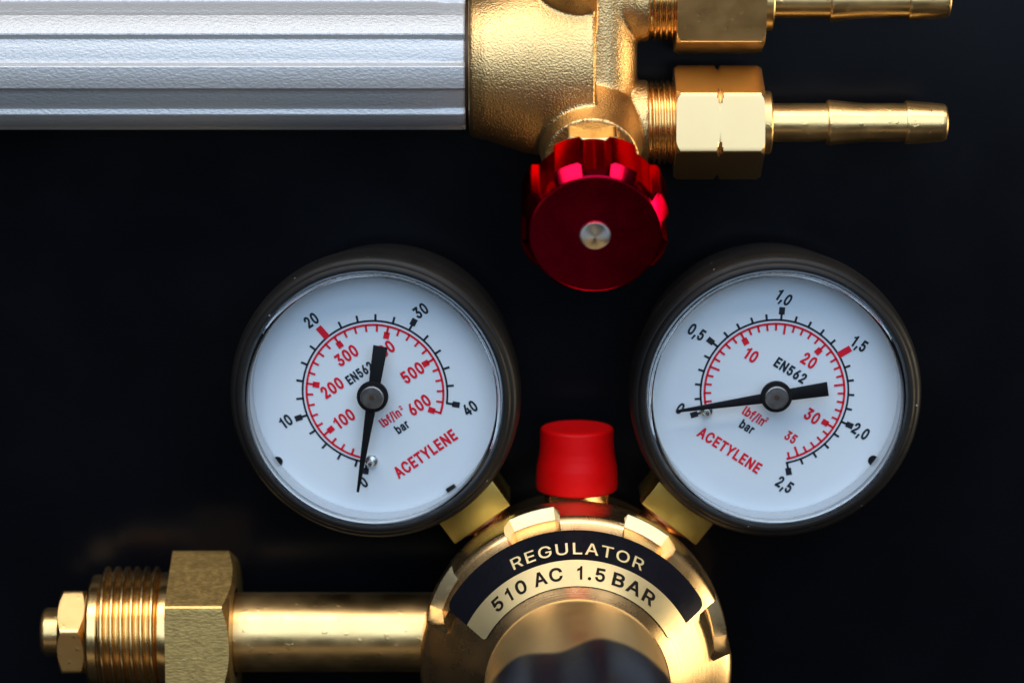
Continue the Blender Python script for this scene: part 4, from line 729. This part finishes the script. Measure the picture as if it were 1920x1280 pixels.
plain = [(250, 200), (252, R_OUT - 6), (258, R_OUT), (300, R_OUT), (340, R_OUT), (ZF - 9, R_OUT - 0.5), (ZF - 4, R_OUT - 1.8), (ZF + 1, R_OUT - 5), (ZF + 4.5, R_OUT - 9), (Z1, R1),
         (cone_z(270*KR_), 270*KR_), (cone_z(256*KR_), 256*KR_), (cone_z(247*KR_), 247*KR_)]
slot = [(250, 200), (252, R_OUT - 6), (258, R_OUT), (286, R_OUT), (290, R_OUT - 2), (296, 268*KR_), (300, 266*KR_), (330, 265*KR_), (370, 263*KR_), (ZF - 2, 262*KR_),
        (ZF + 8, 258*KR_), (cone_z(250*KR_) - 3, 251.5*KR_), (cone_z(247*KR_), 247*KR_)]
inner = [(cone_z(r*KR_), r*KR_) for r in (235, 220, 205, 190, 176)] + [(Z2 - 1, R2 + 1.2), (Z2 - 1, R2 - 20)]
prof = plain + inner


def ringf(i, t, r, g):
    if SF[round(g, 5)] and i < len(slot):
        return (slot[i][0], slot[i][1])
    return r


ring = lathe('bonnet_ring', RC, (0, 0, 1), prof, M['ring'], reg, rf=ringf, angs=sl_angs, sharp=28, own=True, up=(0, 1, 0),
             label='turned brass bonnet with slots cut round its rim')


lathe('bonnet_neck', RC, (0, 0, 1), [(Z2 - 20, R2 - 1), (Z2 + 60, R2 - 2), (Z2 + 150, R2 - 4), (Z2 + 320, R2 - 6)], M['neck'], reg, own=True, n=160)


# printed label round the cone
def on_cone(ang, r, lift):
    """ang from the photo's up direction, clockwise."""
    nr, nz = (Z2 - Z1), (R1 - R2)
    L = math.hypot(nr, nz)
    rr = r*KR_
    q = rr + nr/L*lift
    return Vector((RC.x + q*math.sin(ang), RC.y + q*math.cos(ang), cone_z(rr) + nz/L*lift))


def arc_band(r_out, r_in, a0, a1, lift, n=90, m_=6, round_out=0, round_in=0):
    V, F = [], []
    for j in range(m_ + 1):
        r = r_in + (r_out - r_in)*j/m_
        cut0 = 0
        if round_out and r > r_out - round_out:
            d = (r - (r_out - round_out))
            cut0 = (round_out - math.sqrt(max(0, round_out**2 - d*d)))/r
        if round_in and r < r_in + round_in:
            d = (r_in + round_in) - r
            cut0 = max(cut0, (round_in - math.sqrt(max(0, round_in**2 - d*d)))/r)
        for i in range(n + 1):
            V.append(on_cone(a0 + cut0 + (a1 - a0 - 2*cut0)*i/n, r, lift))
    for j in range(m_):
        for i in range(n):
            F.append((j*(n+1)+i, j*(n+1)+i+1, (j+1)*(n+1)+i+1, (j+1)*(n+1)+i))
    return V, F


LA, LB = math.radians(-63), math.radians(62)
R_LO, R_LM, R_LI = 271.0, 227.0, 189.0
V, F = arc_band(R_LO, R_LI - 0.8, LA, LB, 1.0, m_=24, round_out=14, round_in=5)
lab = obj('label_plate', V, F, M['label_black'], reg, label='curved black and gold printed label')
V, F = arc_band(R_LM, R_LI, LA + 0.002, LB - 0.002, 1.6, m_=16, round_in=5)
obj('gold_band', V, F, M['gold'], lab)


def cone_text(name, txt, cap_r, r_mid, D, sx, track, a_mid, lift, m_, space=300, span=None):
    V, F, w = text_vf(txt, D, 1.0, sx, track, space)
    # s: width along the arc; t: radial height
    sc_ = span/w if span else cap_r
    P = [on_cone(a_mid + x*sc_, r_mid + y*cap_r, lift) for x, y in V]
    return obj(name, P, F, m_, lab)


cone_text('lettering', 'REGULATOR', 17.5, 243.5, GW, 1.0, 55, math.radians(0.2), 2.0, M['gold'], span=math.radians(60.5))
for txt, mid, span in (('510', -36.7, 21.5), ('AC', -14.7, 15.5), ('1.5', 6.8, 16.5), ('BAR', 30.0, 25.2)):
    cone_text('lettering', txt, 19.5, 208, GI, 1.0, 55, math.radians(mid), 2.2, M['label_ink'], span=math.radians(span))

# black adjusting knob above the neck
ZK = ZF + 420
nkn = 144


def wave(i, t, r, g):
    if r < 100:
        return r
    x = (g + math.radians(13) + math.pi/4) % (math.pi/2) - math.pi/4
    d = 0.5*(1 + math.cos(min(1.0, abs(x)/math.radians(27))*math.pi))
    return r - 24*d


AK = lathe('adjusting_knob', RC, (0, 0, 1), [(ZK, 60), (ZK, 176), (ZK + 3, 184), (ZK + 10, 189), (ZK + 25, 190), (ZK + 330, 182), (ZK + 346, 172), (ZK + 350, 150), (ZK + 350, 40)],
           M['knob'], reg, n=nkn, rf=wave, own=True, up=(0, 1, 0), sharp=40, label='large black fluted adjusting knob')

# inlet: tube, nut, thread, nipple
ZI = 185.0
VI = 1184.0
IO = W(0, VI, ZI)
IO = Vector((0, IO.y, IO.z))
KI = K(500, VI, ZI)


def IX(u, dz=75):
    return W(u, VI, ZI + dz).x


lathe('inlet_tube', IO, (1, 0, 0), [(IX(415), 74*KI), (IX(840), 74*KI)], M['brass_x'], reg)
hexnut('inlet_nut', IO, (1, 0, 0), IX(309, 135), IX(429, 135), 135*KI, M['brass_raw'], reg, phase=math.radians(3), ch=13*KI, c0=False, hole=60*KI, edge=1.5, cut=1.02)
helix('inlet_thread', IO, IX(181, 110), IX(289, 110), 122*KI, 18.3*KI, 11*KI, M['brass'], reg,
      head=supports(rounded([(IX(153, 110), 60*KI), (IX(153, 110), 96*KI), (IX(159, 110), 107*KI), (IX(176, 110), 107*KI), (IX(180, 110), 104*KI)], 3)),
      tail=[(IX(290, 110), 106*KI), (IX(292, 110), 111*KI), (IX(294, 110), 111.5*KI), (IX(314, 110), 111.5*KI), (IX(315, 110), 111*KI)])
hexnut('nipple_nut', IO, (1, 0, 0), IX(106), IX(156), 76*KI, M['brass_x'], reg, phase=math.radians(46), ch=9*KI)
lathe('inlet_nipple', IO, (1, 0, 0), [(IX(90, 42), 24*KI), (IX(74, 42), 26*KI), (IX(73, 42), 36*KI), (IX(76, 42), 42*KI), (IX(81, 42), 45*KI), (IX(110, 42), 45*KI)], M['brass_x'], reg)
lathe('tube_shoulder', IO, (1, 0, 0), [(IX(424), 60*KI), (IX(424), 100*KI), (IX(433), 92*KI), (IX(437), 78*KI), (IX(437), 70*KI)], M['brass'], reg)

# relief valve with its red cap, pointing to the photo's top
ZR = 185.0
RV = W(1081.5, 917, ZR)
KV = K(1081, 860, ZR)
hexnut('relief_valve_base', RV, (0, 1, 0), -60, 2, 56*KV, M['brass'], reg, phase=math.radians(22), ch=8)
lathe('relief_valve_neck', RV, (0, 1, 0), [(-2, 44*KV), (30, 44*KV)], M['brass'], reg)
capL = (W(1081.5, 800, ZR).y - RV.y)
cp = [(6, 50), (2, 60), (0, 72), (3, 75.5), (14, 76.5), (35, 76), (48, 75), (66, 71.5), (80, 69.8), (capL*0.86, 69), (capL*0.955, 68.6), (capL*0.98, 67.4), (capL*0.997, 64.5),
      (capL*1.004, 60), (capL*1.006, 52), (capL*1.006, 36), (capL*1.004, 20), (capL*1.004, 8)]
lathe('dust_cap', RV, (0, 1, 0), [(a, b*KV) for a, b in cp], M['red_plastic'], reg, own=True, sharp=60, label='soft red plastic cap on the relief valve')


# ------------------------------------------------------------------ gauges
def gauge(uc, vc, tilt_y, tilt_x, rim_shift, marks, side):
    Zg = 275.0
    G = W(uc, vc, Zg)
    kg = K(uc, vc, Zg)
    Rm = Matrix.Rotation(math.radians(tilt_y), 3, 'Y') @ Matrix.Rotation(math.radians(tilt_x), 3, 'X')

    def T(x, y, z):
        """x right, y up in the photo, z out of the dial; photo units scaled to the dial's distance."""
        return G + Rm @ Vector((x*kg, y*kg, z))

    def lat(name, prof, m_, parent, n=128, cx=0, cy=0, sharp=32, close=True, label=None):
        V, F = [], []
        prof = supports(prof)
        for t, r in prof:
            for k in range(n):
                a = 2*math.pi*k/n
                V.append(T(cx + r*math.sin(a), cy + r*math.cos(a), t))
        for i in range(len(prof) - 1):
            for k in range(n):
                k2 = (k+1) % n
                F.append((i*n+k, (i+1)*n+k, (i+1)*n+k2, i*n+k2))
        if close:
            F.append(tuple(range(n)))
            F.append(tuple((len(prof)-1)*n + k for k in range(n))[::-1])
        return obj(name, V, F, m_, parent, origin=G, sharp=sharp, label=label)

    sx_, sy_ = rim_shift
    casep = [(-2, 200), (-2, 239), (8, 241), (50, 241.5), (58, 242.5), (61, 244), (62, 247), (60.5, 252), (58, 255.5), (55, 257), (53.6, 257.6), (53.2, 259), (52, 262),
             (47, 266.5), (38, 270), (26, 272), (8, 272.5), (-12, 272.5), (-20, 270), (-26, 262), (-60, 252), (-205, 248), (-225, 240), (-228, 120)]
    case = lat('pressure_gauge', casep, M['case'], reg, cx=sx_, cy=sy_, sharp=35,
               label='%s round pressure gauge, black case and white dial' % side)
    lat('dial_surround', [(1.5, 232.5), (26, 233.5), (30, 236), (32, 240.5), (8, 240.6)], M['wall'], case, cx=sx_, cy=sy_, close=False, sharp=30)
    dial = lat('dial', [(-2.5, 234), (0, 233.5)], M['dial'], case, cx=sx_, cy=sy_)
    # clear lens: flat window and its moulded edge
    V, F = [], []
    n = 128
    rings = [(57, 0.5), (57, 120), (57, 222), (57, 230)]
    for t, r in rings:
        for k in range(n):
            a = 2*math.pi*k/n
            V.append(T(sx_ + r*math.sin(a), sy_ + r*math.cos(a), t))
    for i in range(3):
        for k in range(n):
            k2 = (k+1) % n
            F.append((i*n+k, (i+1)*n+k, (i+1)*n+k2, i*n+k2))
    lens = obj('lens', V, F, M['lens'], case, origin=G, recalc=False)
    lat('lens_edge', [(57, 230), (58.5, 232), (58.5, 236), (56, 239), (50, 240), (36, 240), (34, 237), (48, 232.5), (55, 231), (57, 230)], M['lens_rim'], lens, cx=sx_, cy=sy_,
        close=False, sharp=40)
    marks(T, case, dial, kg, G)
    return case


def gauge_marks(T, case, G, kg, spec):
    Zm = 0.9
    acc = {'k': ([], []), 'r': ([], [])}

    def quad(c, pts):
        V, F = acc[c]
        b = len(V)
        V += [T(x, y, Zm if c == 'k' else Zm + 0.3) for x, y in pts]
        F.append(tuple(range(b, b + len(pts))))

    def pol(a, r):
        return (r*math.sin(math.radians(a)), r*math.cos(math.radians(a)))

    def arc(c, r, w, a0, a1):
        n = 140
        for i in range(n):
            p, q = a0 + (a1-a0)*i/n, a0 + (a1-a0)*(i+1)/n
            quad(c, [pol(p, r - w/2), pol(p, r + w/2), pol(q, r + w/2), pol(q, r - w/2)])

    def tick(c, a, r0, r1, w):
        d = Vector(pol(a, 1))
        t = Vector((d.y, -d.x))*w/2
        quad(c, [tuple(d*r0 - t), tuple(d*r1 - t), tuple(d*r1 + t), tuple(d*r0 + t)])
    spec['draw'](arc, tick)
    for c, nm, lb in (('k', 'scale_marks', 'black outer scale in bar'), ('r', 'scale_marks', 'red inner scale')):
        V, F = acc[c]
        obj(nm, V, F, M['ink' if c == 'k' else 'red_ink'], case, origin=G, label=lb)
    for c in 'kr':
        V, F = [], []
        for txt, x, y, cap, sx, rot, track, col in spec['text']:
            if col != c:
                continue
            v, f, w = text_vf(txt, GB, cap, sx, track)
            ca, sa = math.cos(math.radians(rot)), math.sin(math.radians(rot))
            b = len(V)
            V += [T(x + p*ca - q*sa, y + p*sa + q*ca, 1.1) for p, q in v]
            F += [tuple(b + i for i in t) for t in f]
        obj('lettering', V, F, M['ink' if c == 'k' else 'red_ink'], case, origin=G,
            label='black numerals and text' if c == 'k' else 'red numerals and gas name')

    # needle
    a = spec['needle']
    d = Vector(pol(a, 1))
    t = Vector((d.y, -d.x))
    nz = 34

    def prism(name, pts, z0, z1, m_, parent=case, bevel=0):
        n = len(pts)
        V = [T(p[0], p[1], z0) for p in pts] + [T(p[0], p[1], z1) for p in pts]
        F = [tuple(range(n))[::-1], tuple(range(n, 2*n))] + [(i, (i+1) % n, n + (i+1) % n, n + i) for i in range(n)]
        return obj(name, V, F, m_, parent, origin=G, bevel=bevel)
    hx, hy = 0, 0

    def P(l, w):
        return (hx + d.x*l + t.x*w, hy + d.y*l + t.y*w)
    nd = prism('needle', [P(-97, -13.5), P(-97, 13.5), P(-24, 11), P(0, 12), P(24, 9.5), P(150, 4), P(187, 2.4), P(187, -2.4), P(150, -4), P(24, -9.5), P(0, -12), P(-24, -11)], nz, nz + 4, M['needle'], bevel=0.8)

    def disc(name, prof, m_, x, y, n=48, parent=case):
        V, F = [], []
        for z, r in prof:
            for k in range(n):
                an = 2*math.pi*k/n
                V.append(T(x + r*math.sin(an), y + r*math.cos(an), z))
        for i in range(len(prof)-1):
            for k in range(n):
                k2 = (k+1) % n
                F.append((i*n+k, (i+1)*n+k, (i+1)*n+k2, i*n+k2))
        F.append(tuple(range(n)))
        F.append(tuple((len(prof)-1)*n+k for k in range(n))[::-1])
        return obj(name, V, F, m_, parent, origin=G, sharp=14)
    disc('spindle', [(0, 9), (34, 9)], M['steel_dark'], hx, hy)
    hub = disc('needle_hub', [(31, 27), (33, 29.5), (40, 29.5), (42, 28), (42.5, 22)], M['needle'], hx, hy)
    disc('hub_cap', [(40, 22), (45, 22), (46.5, 21), (47, 19.5), (47.2, 6)], M['steel_dark'], hx, hy, parent=hub)
    disc('hub_bore', [(46, 5), (47.5, 5)], M['dark'], hx, hy, parent=hub)
    # stop pin and the locating holes at the dial's edge
    px, py = spec['pin']
    disc('stop_pin', [(0, 12.5), (3, 12.5), (5, 11), (5.5, 8), (6, 6.5), (26, 6), (29, 4)], M['steel'], px, py, 28)
    for (x, y, r) in spec['holes']:
        disc('dial_hole', [(0.4, r), (1.2, r)], M['needle'], x, y, 28)
    for (x, y, rot, w, h) in spec['slots']:
        ca, sa = math.cos(math.radians(rot)), math.sin(math.radians(rot))
        prism('dial_tab', [(x + i*w/2*ca - j*h/2*sa, y + i*w/2*sa + j*h/2*ca) for i, j in ((-1, -1), (1, -1), (1, 1), (-1, 1))], 0.4, 7, M['case'], bevel=1)


def marks_left(T, case, dial, kg, G):
    def L(u, v):
        return (u - 703, 735 - v)

    def C(x, y):          # crop measured at 2.285x from (440, 450)
        return L(440 + x/2.2852, 450 + y/2.2857)
    f = lambda bar: 250.5 + (bar - 10)*6.917

    def draw(arc, tick):
        arc('k', 136.5, 3.7, 187, 458)
        tick('k', 187.2, 136, 152, 5)
        tick('k', 187.2, 148, 160, 11)
        for b in range(2, 41, 2):
            a = f(b)
            if b in (10, 30, 40):
                tick('k', a, 135, 151, 4.2)
                tick('k', a, 147, 161, 11)
            elif b == 20:
                tick('r', a, 136, 162, 12.5)
            else:
                tick('k', a, 135, 149.5, 4.2)
        arc('r', 129.0, 4.2, 187, 468)
        g = lambda p: 229.3 + (p - 100)*0.4757
        for p in range(20, 601, 20):
            a = g(p)
            if p % 100 == 0:
                tick('r', a, 114, 130, 4.2)
                tick('r', a, 105, 118, 11)
            else:
                tick('r', a, 116.5, 130, 4.0)
    tx = []
    for s, x, y in (('10', 219, 783), ('20', 337, 344), ('30', 800, 297), ('40', 1005, 713), ('0', 548, 1042)):
        tx.append((s, *(Vector(C(x, y))*1.015), 22, 0.92, 35, 8, 'k'))
    for s, x, y in (('100', 466, 770), ('200', 418, 633), ('300', 483, 490), ('400', 640, 469), ('500', 765, 562), ('600', 792, 703)):
        tx.append((s, *C(x, y), 23.5, 0.97, 35, 8, 'r'))
    tx += [('EN562', *C(537, 567), 18, 0.92, 35, 14, 'k'), ('lbf/in', *C(667, 762), 17, 0.96, 35, 10, 'r'), ('2', *C(712, 717), 8.5, 1.22, 35, 0, 'r'),
           ('bar', *C(716, 801), 17, 0.98, 35, 10, 'k'), ('ACETYLENE', *C(817, 918), 22.5, 0.98, 35.5, 16, 'r')]
    gauge_marks(T, case, G, kg, dict(draw=draw, text=tx, needle=189.4, pin=L(695, 868), holes=[(*L(516, 872), 10)], slots=[(*L(846, 919), 33, 19, 11)]))


def marks_right(T, case, dial, kg, G):
    def L(u, v):
        return (u - 1452, 735 - v)

    def C(x, y):
        return L(1170 + x/2.2857, 450 + y/2.2857)
    f = lambda bar: 254 + 110*bar

    def draw(arc, tick):
        arc('k', 138.5, 3.7, 256, 530)
        for i in range(0, 26):
            a = f(i/10)
            if i in (0, 5, 10, 20, 25):
                tick('k', a, 137, 152, 4.2)
                tick('k', a, 149, 163, 11)
            elif i == 15:
                tick('r', a, 138, 164, 12.5)
            else:
                tick('k', a, 137, 150, 4.2)
        arc('r', 131.0, 4.2, 256, 529)
        for p in range(1, 37):
            a = 254.4 + 7.56*p
            if p in (10, 20, 30):
                tick('r', a, 116, 132, 4.2)
                tick('r', a, 106, 119, 11)
            elif p % 5 == 0:
                tick('r', a, 112, 132, 4.2)
            else:
                tick('r', a, 118.5, 132, 4.0)
    tx = []
    for s, x, y in (('0,5', 323, 394), ('1,0', 683, 246), ('1,5', 1003, 443), ('2,0', 1020, 820), ('2,5', 704, 1052), ('0', 258, 722)):
        tx.append((s, *((Vector(C(x, y)) + Vector((-3, 0)))*1.02), 22, 0.92, -32.5, 8, 'k'))
    for s, x, y, h in (('10', 542, 488, 23), ('20', 791, 513, 23), ('30', 811, 757, 23), ('35', 721, 850, 18)):
        tx.append((s, *C(x, y), h, 0.97, -32.5, 10, 'r'))
    tx += [('EN562', *C(713, 556), 19.5, 1.0, -32.5, 14, 'k'), ('lbf/in', *C(560, 756), 17.5, 0.98, -32.5, 10, 'r'), ('2', *C(615, 772), 8.5, 1.22, -32.5, 0, 'r'),
           ('bar', *C(531, 803), 17.5, 1.0, -32.5, 10, 'k'), ('ACETYLENE', *C(459, 908), 21, 1.03, -33, 20, 'r')]
    gauge_marks(T, case, G, kg, dict(draw=draw, text=tx, needle=261.3, pin=L(1325, 770), holes=[(*L(1641, 867), 10)], slots=[(*L(1313, 928), -32, 20, 9)]))


gl = gauge(703, 735, -4.0, 2.0, (2.5, -1), marks_left, 'left')
gr = gauge(1452, 735, 0, 2.0, (-0.5, 0.5), marks_right, 'right')


# gauge sockets: square brass blocks between the gauges and the body
def socket(A, B, rad, zt, m_):
    """A, B: photo points of the block's lower edge; rad: its depth towards the gauge."""
    a, b = W(*A, zt), W(*B, zt)
    e = (b - a)
    e.z = 0
    w = e.length
    e.normalize()
    r = Vector((-e.y, e.x, 0))
    if r.y < 0:
        r = -r
    V = []
    for zz, ins in ((zt - 150, 3), (zt, 0)):
        for s, q in ((0, 0), (1, 0), (1, 1), (0, 1)):
            V.append(a + e*(w*s) + r*(rad*q) + Vector((0, 0, zz - zt)))
    F = [(3, 2, 1, 0), (4, 5, 6, 7), (0, 1, 5, 4), (1, 2, 6, 5), (2, 3, 7, 6), (3, 0, 4, 7)]
    bl = obj('gauge_socket', V, F, m_, reg, bevel=3)
    mid = a + e*(w/2)
    stem = Vector((mid.x, mid.y, zt - 75))
    lathe('socket_stem', stem, -r, [(-6, 52), (8, 52), (14, 44), (80, 44)], M['brass'], reg)
    lathe('socket_washer', stem, -r, [(-1, 58), (0.5, 60), (7, 60), (8, 58)], M['gasket'], reg)


socket((853, 1020), (957, 947), 110, 252, M['brass_flat'])
socket((1203, 944), (1305, 1022), 110, 252, M['brass_flat'])
